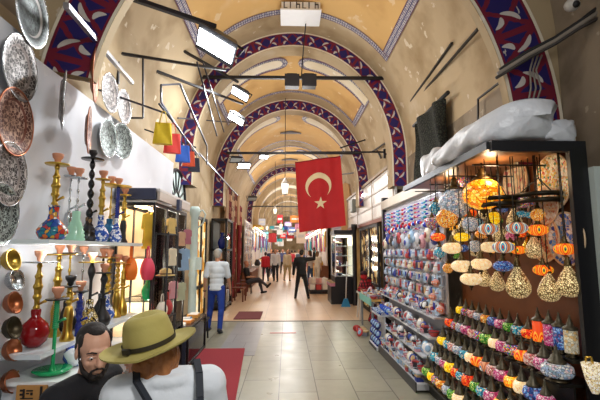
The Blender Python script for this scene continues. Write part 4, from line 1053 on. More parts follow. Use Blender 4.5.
# trinkets on the steps
def trinket(kind):
    t = thing('trinket', kind + ' trinket prototype', 'souvenir', (0, 0, 0), 0, 'trinkets on the souvenir steps')
    if kind == 'bowl': b = MB(); b.lathe([(.025, 0), (.03, .006), (.055, .045), (.052, .048), (.026, .014), (0, .012)], n=18); b.build('body', BLUEW, t); b = MB(); b.lathe([(.05, .046), (.056, .05), (.056, .044), (.05, .046)], n=18); b.build('rim', EYE, t)
    elif kind == 'eye': b = MB(); b.lathe([(0, -.008), (.045, -.006), (.055, .004), (.05, .014), (0, .016)], (0, 0, .055), 20, ax=(-1, -.5, .5)); b.build('body', EYE, t); b = MB(); b.lathe([(0, .0165), (.03, .016), (.028, .02), (.014, .022), (0, .022)], (0, 0, .055), 16, ax=(-1, -.5, .5)); b.build('pupil', WHITE, t)
    elif kind == 'camel': 
        b = MB(); b.ell((0, 0, .05), (.022, .04, .022)); b.ell((0, 0, .07), (.012, .014, .018)); b.path([(0, .035, .05), (0, .055, .07), (0, .06, .09)], .009, 6); b.ell((0, .066, .093), (.01, .016, .009))
        for x in (-.012, .012):
            for y in (-.024, .024): b.path([(x, y, 0), (x, y, .045)], .006, 6)
        b.build('body', mat('d8b478', .6), t); b = MB(); b.box((0, 0, .066), (.046, .03, .012)); b.build('blanket', mat('b03030', .7), t)
    else: b = MB(); b.bbox((-.04, -.035, 0), (.04, .035, .05)); b.build('box', mat('d8dae4', .5), t); b = MB(); b.bbox((-.043, -.038, .05), (.043, .038, .064)); b.build('lid', EYE, t)
    return Proto(t)
TR = {k: trinket(k) for k in ('bowl', 'eye', 'camel', 'box')}
steps = [(1.93, .86, 'top', 22, 5.14, .126), (1.85, .62, 'second', 22, 5.14, .126), (1.77, .4, 'third', 15, 5.12, .122), (1.69, .2, 'fourth', 15, 5.12, .122), (1.66, .1, 'tray', 0, 5.1, .13)]
for x, z, nm, n, y0, dy in steps:
    for i in range(n):
        k = ('eye', 'bowl', 'box', 'eye', 'camel')[(i * 3 + len(nm)) % 5]; c = MCOL[(i * 3 + len(nm) * 2) % 10]
        TR[k].put((x, y0 + i * dy, z), rnd.uniform(-.4, .4), '%s %s, %s from the near end of the %s souvenir step' % (c[0], {'eye': 'eye bead disc', 'bowl': 'trinket bowl', 'camel': 'camel figure', 'box': 'lidded box'}[k], ORD[i], nm), None, {'body': mat(c[1], .25), 'box': mat(c[1], .5), 'lid': INN[(i * 3) % 5], 'rim': INN[(i + 2) % 5], 'pupil': INN[(i * 2 + 3) % 5] if i % 3 == 0 else WHITE}, r2.uniform(1.05, 1.4))
        if nm != 'tray' and i % 3: TR[('box', 'camel', 'bowl')[(i + len(nm)) % 3]].put((x - .085, y0 + (i + .5) * dy, z), rnd.uniform(-.4, .4), '%s small %s, %s in the front rank of the %s souvenir step' % (MCOL[(i * 3 + 4) % 10][0], ('box', 'camel', 'bowl')[(i + len(nm)) % 3], ORD[i], nm), None, {'box': mat(MCOL[(i * 3 + 4) % 10][1], .4), 'body': mat(MCOL[(i * 3 + 4) % 10][1], .4), 'lid': INN[(i * 2 + 1) % 5], 'rim': INN[i % 5]}, .75)
for i in range(14):
    c = MCOL[(i * 7 + 1) % 10]; k = 'eye' if i % 3 else 'box'
    TR[k].put((1.63, 5.1 + i * .138, .1), 0, '%s %s, %s from the near end of the floor tray' % (c[0], 'eye bead disc' if i % 3 else 'small box', ORD[i]), 'trinkets in the floor tray', {'body': mat(c[1], .25), 'box': mat(c[1], .5)}, 1.1)
# pink clay ornaments hanging at the joint of the two stalls
t0 = thing('clay_ornament', 'ornament prototype', 'ornament', (0, 0, 0), 0, 'pink clay eye ornaments')
b = MB(); b.ell((0, 0, 0), (.03, .075, .06), 16, 10); b.build('body', mat('d8a098', .6), t0)
for s in (-1, 0, 1): b = MB(); b.ell((-.026, s * .05, 0), (.012, .028, .028), 12, 8); b.ell((-.036, s * .05, 0), (.006, .013, .013), 10, 6, 1); b.build('eye_boss', [mat('e87a4a', .5), WHITE], t0)
b = MB(); b.path([(0, 0, .055), (0, 0, .12)], .004, 5); b.build('cord', mat('b8a090', .6), t0)
CO = Proto(t0)
for k, (px, py, n) in enumerate([(436, 283, 'upper'), (433, 297, 'middle'), (441, 310, 'lower')]):
    p = at(px, py, X=1.78); CO.put((1.78, p.y, p.z), .3, n + ' pink clay ornament with orange eyes between the two right stalls', None, None, .8)
# white display stands, eye-bead trays in the aisle
t = thing('bead_stand', 'white floor stand hung with dark blue eye beads in front of the souvenir stall', 'display stand', (1.72, 7.3, 0))
b = MB(); b.bbox((-.2, -.3, 0), (.14, .3, .05)); b.build('base', mat('e6e8ec', .35), t); b = MB(); b.bbox((-.205, -.31, -.0), (-.2, .3, .05)); b.build('base_edge', DARK, t)
for y in (-.22, -.075, .07, .215): b = MB(); b.bbox((-.04, y - .045, .05), (-.02, y + .045, .56)); b.build('panel', mat('d8dade', .4), t)
b = MB(); b.bbox((-.14, -.29, .56), (.1, .29, .58)); b.build('top', mat('dde0e4', .35), t)
for i in range(12):
    TR['eye'].put((1.58, 7.06 + (i % 4) * .15, .05 + (i // 4) * .14), 0, 'dark blue eye disc, %s in the %s row on the white floor stand' % (ORD[i % 4], ('lower', 'middle', 'upper')[i // 4]), 'eye discs on the white floor stand', {'body': mat(('1c2a80', '2338a0', '141e5c')[i % 3], .12)}, 1.25)
for i in range(10):
    TR[('bowl', 'eye')[i % 2]].put((1.63 + .13 * (i % 2), 7.06 + (i // 2) * .12, .58), .2 * i, '%s %s, %s on top of the white floor stand' % (('blue', 'cobalt')[i % 2], ('flowered bowl', 'eye disc')[i % 2], ORD[i]), 'goods on top of the white floor stand', {'body': BLUEW if i % 2 == 0 else mat('2a58c8', .12)}, 1.2)
# ============================================================ overhead, farther shops
# tie bars under the vault
t = thing('tie_bar', 'black tie bar across the first whole arch carrying two dark spotlights', 'tie bar', (CX, 7.95, 5.24))
b = MB(); b.bar((-1.95, 0, 0), (2.0, 0, .03), .06); b.build('bar', BLACK, t)
for k, px in enumerate((292, 309)):
    p = at(px, 82, Y=7.9)
    t = thing('spotlight', ('left' if k == 0 else 'right') + ' dark box spotlight hanging under the near tie bar', 'spotlight', p, 0, 'spotlights under the tie bar')
    b = MB(); b.box((0, 0, 0), (.28, .2, .24)); b.box((0, -.105, .0), (.3, .012, .26)); b.build('housing', mat('23232a', .4), t)
    b = MB(); b.bbox((-.12, .1, -.1), (.12, .112, .1)); b.build('lens', mat('fff2d8', .3, var=0, emit=5), t)
    b = MB(); b.path([(-.12, 0, .12), (-.1, 0, .18), (.1, 0, .18), (.12, 0, .12)], .012, 6); b.build('yoke', BLACK, t)
p = at(228, 153, Y=11.8); 
t = thing('tie_bar', 'black tie bar across the second arch above the flag', 'tie bar', (CX, 11.8, p.z))
b = MB(); b.bar((-1.95, 0, 0), (2.1, 0, .02), .06); b.build('bar', BLACK, t)
p2 = at(270, 207, Y=22.0)
t = thing('tie_bar', 'thin black tie bar across the third arch far down the hall', 'tie bar', (CX, 21.7, p2.z))
b = MB(); b.bar((-2.1, 0, 0), (2.1, 0, 0), .06); b.build('bar', BLACK, t)
for px, py, y, s_, on, lab in [(236, 160, 11.6, .9, False, 'dark floodlight hanging left under the second tie bar'), (244, 166, 11.4, .95, True, 'lit floodlight below the dark one near the second tie bar'), (264, 157, 11.7, .7, True, 'small grey floodlight in the middle of the second tie bar'), (252, 199, 14.5, .9, False, 'black floodlight on the left wall beside the hanging rugs')]:
    o = fl(at(px, py, Y=y), (.3, -.5, -.8), (1, .1, -.4), lab, s_, on, 'floodlights down the hall')
# the flag on its bracket
t = thing('flag_bracket', 'black bracket pole on the right wall from which the red flag hangs', 'bracket', (2.3, 9.2, 3.95))
b = MB(); b.bar((0, 0, -.1), (0, 0, .12), .05); b.bar((0, 0, .05), (-2.35, -.1, .0), .035); b.build('pole', BLACK, t)
b = MB(); b.bar((0, 0, 0), (.18, 0, 0), .04); b.build('stub', BLACK, t)
t = thing('flag', 'red flag with white crescent and star hanging in the middle of the hall', 'flag', (.13, 9.1, 3.9))
def fp(u, v, k=0):  # u across 0..1, v down 0..1
    return (u * 1.06 + .05 + .1 * v, .03 * math.sin(u * 9 + v * 1.5) + .012 * math.sin(u * 23) - .008 * k, -.03 - .16 * (1 - u) - v * 1.62 + .1 * u * 0)
b = MB(); b.grid(lambda s, tt: fp(s, tt), 40, 30); b.grid(lambda s, tt: fp(s, tt, -.6), 40, 30)
q = NM('red_flag_cloth', .75); q.col(q.mix(q.noise(3, 4), 'b3161c', 'd2262a')); b.build('cloth', q.m, t)
CW = mat('f2dcb0', .7)
V2 = Vector
def emblem(poly, name):
    b = MB(); c = (sum(p[0] for p in poly) / len(poly), sum(p[1] for p in poly) / len(poly))
    b.prism(poly, lambda x, y, k: (lambda w: (w[0], w[1] + (.006 if k else -.016), w[2]))(fp(x / 1.06, y / 1.62))); b.build(name, CW, t)
cx, cy, R1, R2 = .50, .62, .30, .245
def arc(cx, cy, r, a0, a1, n): return [(cx + r * math.cos(a0 + (a1 - a0) * i / n), cy + r * math.sin(a0 + (a1 - a0) * i / n)) for i in range(n + 1)]
# crescent opens downwards to the star, as the flag hangs by its short side
a1 = 2.02; ob = .075
th = math.acos((R1 ** 2 + ob ** 2 - R2 ** 2) / (2 * R1 * ob)); 
out = arc(cx, cy, R1, PI / 2 + th, PI / 2 + 2 * PI - th, 40)
e0 = out[-1]; c2 = (cx, cy + ob)
b0 = math.atan2(out[-1][1] - c2[1], out[-1][0] - c2[0]); b1 = math.atan2(out[0][1] - c2[1], out[0][0] - c2[0])
while b0 < b1: b0 += 2 * PI
inn = arc(c2[0], c2[1], R2, b1, b0, 40)
b = MB(); L3 = lambda p, o: (lambda w: (w[0], w[1] + o, w[2]))(fp(p[0] / 1.06, p[1] / 1.62))
for o_ in (-.014, .006): b.grid(lambda s, tt: L3(V2(out[round(s * 40)]).lerp(V2(inn[round(s * 40)]), tt), o_), 40, 2)
b.build('crescent', CW, t)
emblem([(.52 + (.15 if i % 2 == 0 else .058) * math.sin(i * PI / 5 + .1), 1.03 - (.15 if i % 2 == 0 else .058) * math.cos(i * PI / 5 + .1)) for i in range(10)], 'star')
b = MB(); b.path([fp(i / 20, 0) for i in range(21)], .014, 6); b.build('hem_rod', mat('8a1014', .6), t)
# more brackets on the right wall
for segs, lab in [([(Q(340, 148, 1.5), Q(371, 138, 2.4)), (Q(371, 138, 2.4), Q(381, 158, 2.4))], 'black bent bracket on the right wall above the flag pole'), ([(Q(372, 152, 2.3), Q(402, 132, 2.4))], 'slanting black rod on the right wall near the tile band'), ([(Q(330, 176, 1.6), Q(360, 172, 2.4)), (Q(360, 172, 2.4), Q(361, 184, 2.4))], 'lower black bracket on the right wall beside the flag')]:
    rod(lab, segs, .035)
# lanterns
def lantern(px, py, y, h, label, ztop, on=14):
    p = at(px, py, Y=y)
    t = thing('hanging_lantern', label, 'lantern', p, 0, 'lanterns hanging down the middle of the hall')
    b = MB(); b.lathe([(.115 * h, -.29 * h), (.17 * h, .2 * h)], n=6); b.build('glass', mat('fff2d8', .4, var=0, emit=1.6), t)
    b = MB(); [b.bar((.12 * h * math.cos(a), .12 * h * math.sin(a), -.3 * h), (.18 * h * math.cos(a), .18 * h * math.sin(a), .2 * h), .02 * h) for a in [PI * i / 3 for i in range(6)]]; b.lathe([(.2 * h, .2 * h), (.05 * h, .42 * h), (.02 * h, .5 * h)], n=6); b.lathe([(0, -.36 * h), (.13 * h, -.31 * h), (.13 * h, -.28 * h)], n=6); b.build('frame', mat('c9c4bc', .4), t)
    b = MB(); b.ell((0, 0, -.03 * h), (.075 * h, .075 * h, .15 * h)); b.build('bulb', mat('fff4dc', .3, var=0, emit=on), t)
    b = MB(); b.path([(0, 0, .48 * h), (0, 0, ztop - p.z)], .012, 6); b.build('chain', mat('3a342c', .5), t)
lantern(285, 188, 11.5, .62, 'white hexagonal lantern on a long chain left of the flag', 6.2)
lantern(275, 211, 20, .5, 'small lit lantern hanging far behind the white hexagonal one', 6.2, 25)
lantern(281, 226, 28, .6, 'tiny lit lantern hanging farther down the hall', 6.2, 25)
lantern(267, 228, 33, .6, 'tiny lit lantern farthest down the hall at the left', 6.2, 25)
p = at(302, 62, Y=7.5); t = thing('hanging_cable', 'thin black cable hanging from the crown plaque to the tie bar', 'cable', p)
b = MB(); b.path([(.1, -.3, 1.05), (.03, .0, .3), (0, .4, -.15)], .012, 6); b.build('wire', BLACK, t)
# --- right: white fascia boards over the shops
t = thing('shop_fascia', 'white panelled fascia boards over the right hand shops beyond the souvenir stall', 'fascia', (2.3, 11.6, 2.5))
b = MB(); b.bbox((.0, -3.2, .0), (.05, 3.4, 1.0)); b.build('board', mat('e2ddd6', .35), t)
for z in (.0, .34, .67, 1.0): f = MB(); f.bbox((-.02, -3.2, z - .02), (-.001, 3.4, z + .02)); f.build('rail', mat('b9aea2', .4), t)
for y in (-3.18, -1.0, 1.2, 3.38): f = MB(); f.bbox((-.035, y - .025, -.02), (-.0205, y + .025, 1.06)); f.build('stile', mat('a48f74', .5), t)
b = MB(); b.bbox((-.06, -3.22, 1.03), (.06, 3.42, 1.1)); b.build('cornice', mat('8d7048', .5), t)
for y in (-2.4, .3): b = MB(); b.bbox((-.05, y - .25, .8), (-.022, y + .25, .86)); b.build('strip_light', mat('ffffff', .3, var=0, emit=6), t)
b = MB(); b.bbox((-.06, -3.2, -.12), (.05, 3.4, -.025)); b.build('lintel', mat('8a4a34', .5), t)
# shop door openings, right
def shopfront(y0, y1, label, pane, h=2.36, side=1):
    x = 2.3 * side if side > 0 else -2.16
    t = thing('shop_window', label, 'shop window', (x, (y0 + y1) / 2, 0), 0, 'shop windows down the hall'); hy = (y1 - y0) / 2
    b = MB(); b.bbox((.0, -hy, .1), (.03 * side, hy, h)); b.build('pane', pane, t)
    f = MB()
    for y in (-hy, -hy * .1, hy): f.bbox((-.04 * side, y - .04, 0), (-.001 * side, y + .04, h))
    for z in (.05, .8, h - .03): f.bbox((-.04 * side, -hy, z - .04), (-.001 * side, hy, z + .04))
    f.build('frame', BLACK, t); return t
q = NM('shop_interior', .2); v = q.voro(5); sp = q.n('SeparateColor'); q.link(v.outputs['Color'], sp.inputs[0])
SHOPIN = mosaic(['6a4a30', '2c2420', 'c8a060', '3a2c28', '8a6a48', '1e1a1c', 'e0c890'], 7, .22, .15, 0)
SHOPIN2 = mosaic(['e8c070', 'f4dca0', 'c89040', 'fff0c8', 'b07830'], 5, .8, .15, 0)
shopfront(10.0, 12.4, 'dark framed shop window under the white fascia on the right', SHOPIN)
shopfront(13.6, 15.4, 'lit shop window behind the glass kiosk on the right', SHOPIN2)
t = thing('open_door', 'white open shop door leaf between the souvenir stall and the dark window', 'door', (2.42, 9.5, 0))
b = MB(); b.bbox((-.02, -.4, .02), (.02, .4, 2.3)); b.build('leaf', mat('d4d6da', .35), t)
b = MB(); b.bbox((-.028, -.3, 1.2), (-.0205, .3, 2.15)); b.build('glass_pane', mat('7c8894', .1), t)
b = MB(); b.path([(-.02, -.32, 1.0), (-.07, -.32, 1.0), (-.07, -.22, 1.0)], .012, 6); b.build('handle', STEEL, t)
# glass kiosk
t = thing('glass_kiosk', 'tall white lit glass kiosk of small goods with stepped black base', 'kiosk', (1.85, 13.4, 0))
b = MB(); b.bbox((-.32, -.55, 0), (.3, .6, .85)); b.bbox((-.45, -.55, 0), (-.32, .6, .55)); b.build('base', mat('15151a', .4), t)
f = MB()
for x in (-.3, .28):
    for y in (-.53, .58): f.box((x, y, 1.5), (.03, .03, 1.3))
f.bbox((-.32, -.55, 2.15), (.3, .6, 2.2)); f.build('frame', mat('d8dade', .4), t)
b = MB(); b.bbox((-.34, -.57, 2.2), (.32, .62, 2.33)); b.build('header', mat('1a1a20', .4), t)
for z in (.86, 1.18, 1.5, 1.82): b = MB(); b.bbox((-.29, -.52, z), (.27, .57, z + .012)); b.build('shelf', mat('dfe6e8', .2), t)
b = MB(); b.bbox((-.304, -.5, .88), (-.3, .56, 2.14)); b.build('glass_pane', GLASS, t)
b = MB(); b.bbox((-.28, -.545, .88), (.26, -.54, 2.14)); b.build('glass_pane', GLASS, t)
b = MB(); b.bbox((.275, -.5, .88), (.29, .56, 2.14)); b.build('back_panel', mat('f0ece0', .5), t)
b = MB(); b.bbox((-.2, -.45, 2.13), (.2, .5, 2.148)); b.build('lamp_strip', mat('fff0d0', .5, var=0, emit=10), t)
for z, zn in ((.872, 'lowest'), (1.192, 'second'), (1.512, 'third'), (1.832, 'top')):
    for i in range(5):
        y = 12.98 + i * .21; c = MCOL[(i * 3 + int(z * 10)) % 10]; k = ('bowl', 'box', 'camel')[(i + int(z * 7)) % 3]
        TR[k].put((1.7, y, z), .3 * i, '%s %s, %s on the %s kiosk shelf' % (c[0], {'bowl': 'bowl', 'box': 'box', 'camel': 'camel figure'}[k], ORD[i], zn), 'goods in the glass kiosk', {'body': mat(c[1], .3), 'box': mat(c[1], .4)}, 1.7)
for i in range(5): TR[('box', 'bowl')[i % 2]].put((1.46, 12.95 + i * .22, .55), .2, '%s %s, %s on the stepped black kiosk base' % (('pink', 'white')[i % 2], ('box', 'bowl')[i % 2], ORD[i]), 'goods on the kiosk base', {'box': mat('d890a8', .5)}, 2)
b = MB(); b.lathe([(.09, 0), (.1, .05), (.07, .1), (.07, 2.3), (.1, 2.4), (.1, 2.5)], n=14); one('shop_column', b, BLACK, 'slim black shop column between the kiosk and the dark window', 'column', None, (2.12, 12.6, 0))
# broom, stool with dolls
t = thing('broom', 'white handled broom with blue bristles leaning by the black column', 'broom', (1.78, 12.3, 0))
b = MB(); b.path([(0, 0, .2), (.06, .05, 1.35)], .016, 8); b.build('handle', WHITE, t)
b = MB(); b.add([(-.14, -.05, 0), (.14, -.05, 0), (.14, .05, 0), (-.14, .05, 0), (-.05, -.025, .24), (.05, -.025, .24), (.05, .025, .24), (-.05, .025, .24)], [(3, 2, 1, 0), (4, 5, 6, 7), (0, 1, 5, 4), (1, 2, 6, 5), (2, 3, 7, 6), (3, 0, 4, 7)]); b.build('bristles', mat('2f86b8', .8), t)
t = thing('wooden_stool', 'white painted stool on which the red plaid dolls sit', 'stool', (1.98, 10.2, 0))
b = MB(); b.bbox((-.2, -.2, .62), (.2, .2, .66)); b.build('seat', mat('e4e2dc', .4), t)
for sx in (-1, 1):
    for sy in (-1, 1): f = MB(); f.bar((sx * .19, sy * .19, 0), (sx * .14, sy * .14, .62), .04); f.build('leg', mat('dedcd6', .4), t)
q = NM('red_plaid', .8); x, y, z = q.xyz(); pl = ((x * 16).frac().lt(.3)).max((z * 16).frac().lt(.3)); q.col(q.mix(pl, 'a8182a', '2a0a10')); PLAID = q.m
def rag():
    t = thing('rag_doll', 'red plaid doll prototype', 'doll', (0, 0, 0), 0, 'red plaid dolls at the stool')
    b = MB(); b.lathe([(.0, 0), (.14, .01), (.15, .05), (.1, .2), (.06, .26), (0, .28)], n=16); b.build('body', PLAID, t)
    b = MB(); b.ell((0, 0, .33), (.075, .07, .08)); b.build('head', mat('c8242c', .8), t)
    b = MB(); b.lathe([(.08, .37), (.085, .39), (.05, .44), (0, .46)], n=14); b.build('cap', mat('35101a', .8), t)
    for s in (-1, 1): b = MB(); b.path([(s * .06, -.02, .22), (s * .13, -.06, .12), (s * .12, -.1, .05)], .028, 8); b.build('arm', PLAID, t)
    return Proto(t)
RG = rag()
RG.put((1.93, 10.12, .66), .4, 'large red plaid doll sitting on the white stool', None, None, 1.15); RG.put((2.1, 10.3, .66), -.3, 'smaller red plaid doll behind on the white stool', None, None, .8)
RG.put((2.08, 9.75, 0), .3, 'red plaid doll standing on the floor before the white stool', None, None, .95)
# market table heaped with small wares
t = thing('market_table', 'low market table heaped with small wares before the dark shop window', 'table', (2.0, 8.8, 0))
b = MB(); b.bbox((-.3, -.6, .66), (.25, .6, .7)); b.build('top', mat('d8a860', .5), t)
for sx in (-.27, .22):
    for sy in (-.57, .57): f = MB(); f.bar((sx, sy, 0), (sx, sy, .66), .04); f.build('leg', mat('8a8e94', .4), t)
b = MB(); b.bbox((-.32, -.62, .58), (-.301, .62, .72)); b.build('front_board', mat('78c8c0', .4), t)
for i in range(28):
    c = MCOL[(i * 3 + 2) % 10]; k = ('bowl', 'camel', 'box', 'eye')[(i * 5 + i // 4) % 4]
    TR[k].put((1.77 + (i % 4) * .135, 8.3 + (i // 4) * .165, .7), i, '%s %s, %s row of the market table, %s from the aisle' % (c[0], {'bowl': 'bowl', 'camel': 'camel', 'box': 'box', 'eye': 'eye disc'}[k], ORD[i // 4], ORD[i % 4]), 'wares on the market table', {'body': mat(c[1], .3), 'box': mat(c[1], .4)}, 1.5)
for i in range(6):
    TR[('eye', 'box')[i % 2]].put((1.45 + .12 * (i % 2), 8.1 + .1 * i, 0), i, '%s %s on the floor, %s before the market table' % (('red', 'cream')[i % 2], ('disc', 'box')[i % 2], ORD[i]), 'wares on the floor', {'body': mat(('c03838', 'e8dcc0')[i % 2], .4)}, 1.5)
# low table of white bags beyond the kiosk
t = thing('goods_table', 'low dark table piled with white and red packets beyond the kiosk', 'table', (1.25, 16.2, 0))
b = MB(); b.bbox((-.4, -.4, .1), (.4, .4, .16)); b.build('top', DARK, t); b = MB(); b.bbox((-.35, -.35, 0), (.35, .35, .1)); b.build('base', BLACK, t)
for i in range(12):
    c = ['f0ece8', 'c8464a', 'e8e0d8', 'd8a0a0'][i % 4]; b = MB(); b.bbox((-.1, -.1, 0), (.1, .1, .2)); b.box((0, 0, .215), (.16, .03, .03), 1)
    one('goods_packet', b, [mat(c, .6), mat('d8d8d8', .5)], '%s packet, %s in the pile on the low dark table' % (['white', 'red', 'cream', 'pink'][i % 4], ORD[i]), 'packet', 'packets on the low dark table', (1.0 + (i % 3) * .24, 15.95 + (i // 3 % 2) * .26, .16 + (i // 6) * .232), .1 * i)
# maroon shutter wall, robe
t = thing('maroon_shutter', 'dark maroon slatted shop shutter behind the people on the right', 'shutter', (2.3, 18.4, 0))
b = MB(); b.bbox((0, -1.6, 0), (.04, 1.6, 2.9)); b.build('panel', mat('5a2430', .5), t)
for i in range(14): f = MB(); f.bbox((-.03, -1.6, .1 + i * .2), (-.001, 1.6, .2 + i * .2)); f.build('slat', mat('7a3440', .5), t)
def garment(label, loc, rz, c, L, W, grp='garments and rugs hung on the walls', kind='robe'):
    t = thing('hanging_' + kind, label, kind, loc, rz, grp)
    if kind == 'robe':
        pts = [(-.05, 0), (-.3 * W, -.08), (-.5 * W, -.5 * L), (-.36 * W, -.52 * L), (-.3 * W, -.25 * L), (-.34 * W, -L), (.34 * W, -L), (.3 * W, -.25 * L), (.36 * W, -.52 * L), (.5 * W, -.5 * L), (.3 * W, -.08), (.05, 0)]
        b = MB(); b.prism(pts, lambda x, y, k: (.03 - .06 * k + .02 * math.sin(x * 25), x, y)); b.build('cloth', mat(c, .85), t)
        b = MB(); b.path([(0, -.2 * W, -.06), (0, 0, .02), (0, .2 * W, -.06)], .008, 6); b.path([(0, 0, .02), (.02, 0, .08)], .006, 6); b.build('hanger', STEEL, t)
    else:
        b = MB(); b.grid(lambda s, tt: (.02 * math.sin(s * 14), (s - .5) * W, -tt * L), 20, 4); b.grid(lambda s, tt: (.02 * math.sin(s * 14) - .015, (s - .5) * W, -tt * L), 20, 4); b.build('cloth', rugm(c), t)
        b = MB(); b.path([(0, -W / 2, 0), (0, W / 2, 0)], .015, 6); b.build('rod', BLACK, t)
    return t
def rugm(c):
    if ('rug', c) in _mats: return _mats['rug', c]
    q = NM('woven_rug', .9); x, y, z = q.xyz(); f = ((z * 6).sin() * (y * 18).sin()).gt(.2); q.col(q.mix(f, c, q.mix((z * 2.2).frac().gt(.5), 'd8b890', '3a1a1c'))); _mats['rug', c] = q.m; return q.m
p = at(345, 183, X=2.25); garment('long beige robe hanging high on the right wall behind the flag', (2.25, p.y, p.z), .5, 'c8a070', 1.9, .8)
p = at(352, 206, X=2.2); b = MB(); b.box((0, 0, 0), (.25, .5, .42)); b.box((-.13, 0, 0), (.01, .44, .36), 1); one('meter_box', b, [mat('8a9088', .5), mat('a4aaa2', .5)], 'grey metal meter box on the right wall below the robe', 'box', None, (2.3, p.y, p.z))
# --- left: doorway, dark vitrine, rugs, ceramics
t = shopfront(9.6, 10.7, 'warm yellow lit shop doorway behind the man in the white shirt', SHOPIN2, 2.5, -1)
t = thing('dark_vitrine', 'tall dark framed glass vitrine beyond the lit doorway on the left', 'display case', (-1.95, 12.2, 0))
f = MB()
for x in (-.2, .2):
    for y in (-.6, .6): f.box((x, y, 1.3), (.06, .06, 2.6))
for z in (.1, .9, 1.7, 2.57): f.box((0, 0, z), (.46, 1.26, .06))
f.build('frame', BLACK, t)
b = MB(); b.bbox((.19, -.56, .14), (.195, .56, 2.53)); b.build('glass_pane', GLASS, t); b = MB(); b.bbox((-.19, -.56, .14), (-.18, .56, 2.53)); b.build('back_panel', mat('5a6a68', .5), t)
for i in range(9):
    VSP.put((-1.9, 11.8 + (i % 3) * .4, (.13, .93, 1.73)[i // 3]), 0, '%s vase, %s on the %s level of the dark vitrine' % (VSC[i % 7][0], ORD[i % 3], ('lowest', 'middle', 'top')[i // 3]), 'vases in the dark vitrine', {'body': VSC[i % 7][1]}, 2)
for y, z, c, L_, W_, kind, lab in [(13.6, 3.75, 'b89878', 1.5, .8, 'robe', 'light brown robe hanging above the dark vitrine'), (14.3, 3.9, '7a2430', 3.3, .7, 'rug', 'deep red woven rug, nearest of the hanging rugs'), (15.1, 3.8, 'b8a088', 2.2, .7, 'rug', 'pale striped woven rug second along the left wall'), (15.9, 3.9, '8a3a30', 3.2, .7, 'rug', 'rust red woven rug third along the left wall'), (16.8, 3.95, 'c8a078', 2.4, .8, 'robe', 'tan coat hanging beside the rust red rug'), (17.7, 3.6, '9a2a34', 3.0, .7, 'rug', 'crimson woven rug farthest along the left wall')]:
    garment(lab, (-2.05, y, z), .0, c, L_, W_, kind=kind)
for k, y in enumerate((14.7, 16.4)):
    t = thing('red_column', ('near' if k == 0 else 'far') + ' thin red painted shop column between the hanging rugs', 'column', (-1.95, y, 0), 0, 'red columns on the left')
    b = MB(); b.lathe([(.09, 0), (.1, .2), (.07, .25), (.065, 2.5), (.09, 2.6), (.1, 2.7)], n=12); b.build('shaft', mat('8c2026', .5), t); b = MB(); b.box((0, 0, .03), (.24, .24, .06)); b.build('plinth', mat('4a1a1c', .5), t)
# plates of the ceramics shop, left far
t = thing('ceramics_wall', 'white board on the left far wall covered with painted ceramic plates', 'display stand', (-1.95, 20.5, 0))
b = MB(); b.bbox((-.03, -2.0, .75), (0, 2.0, 3.1)); b.build('board', mat('d8d2cc', .6), t); b = MB(); b.bbox((-.1, -2.0, 0), (.35, 2.0, .7)); b.build('counter', mat('7a4a30', .5), t)
CPAL = [BLUEW, MOSB, DP[1], DP[2], DP[3], mosaic(['e8e0e0', 'b83a4a', '3a3a70', 'f0e8e4'], 20, 0, .3, 0), mosaic(['f0f0f0', '3aa0a8', 'e0a0a0', '5a4a80'], 20, 0, .3, 0)]
CN = ['blue and white', 'orange mosaic', 'dotted', 'blue scrolled', 'amber', 'crimson flecked', 'turquoise flecked']
PLP = DPP
for i in range(48):
    r_, c_ = i // 8, i % 8; k = (i * 5 + r_) % 7
    o = DPP.put((-1.94, 18.75 + c_ * .5, .98 + r_ * .38), 0, '%s plate, %s in the %s row of the ceramics wall' % (CN[k], ORD[c_], ['lowest', 'second', 'third', 'fourth', 'fifth', 'top'][r_]), 'plates on the ceramics wall', {'dish': CPAL[k], 'rim': mat('e8e4e0', .4)}, .82)
    o.rotation_euler = (0, 0, PI)
# chairs
def chair():
    t = thing('wooden_chair', 'chair prototype by the wall', 'chair', (0, 0, 0), 0, 'red brown chairs at the left wall')
    W_ = mat('6e3424', .5)
    b = MB(); b.bbox((-.2, -.2, .42), (.2, .2, .46)); b.build('seat', W_, t)
    for x in (-.18, .18):
        b = MB(); b.bar((x, .18, 0), (x, .18, .42), .04); b.build('leg', W_, t); b = MB(); b.bar((x, -.18, 0), (x, -.24, .9), .04); b.build('leg', W_, t)
    b = MB(); b.bbox((-.18, -.25, .66), (.18, -.22, .86)); b.build('backrest', W_, t); return Proto(t)
CHP = chair()
for k, (x, y, r_, lab) in enumerate([(-1.72, 15.3, -1.3, 'red brown chair nearest beside the seated man'), (-1.6, 13.7, -1.7, 'red brown chair behind the one beside the seated man'), (-1.8, 16.9, -1.5, 'red brown chair partly hidden behind the seated man')]): CHP.put((x, y, 0), r_, lab)
t = thing('wooden_stool', 'dark low stool on which the bald man sits', 'stool', (-1.5, 16.0, 0))
b = MB(); b.lathe([(0, .38), (.17, .38), (.18, .4), (.17, .42), (0, .42)], n=16); b.build('seat', mat('3a2a22', .5), t)
for a in range(4): f = MB(); f.bar((.17 * math.cos(a * PI / 2 + .7), .17 * math.sin(a * PI / 2 + .7), 0), (.11 * math.cos(a * PI / 2 + .7), .11 * math.sin(a * PI / 2 + .7), .38), .03); f.build('leg', mat('3a2a22', .5), t)
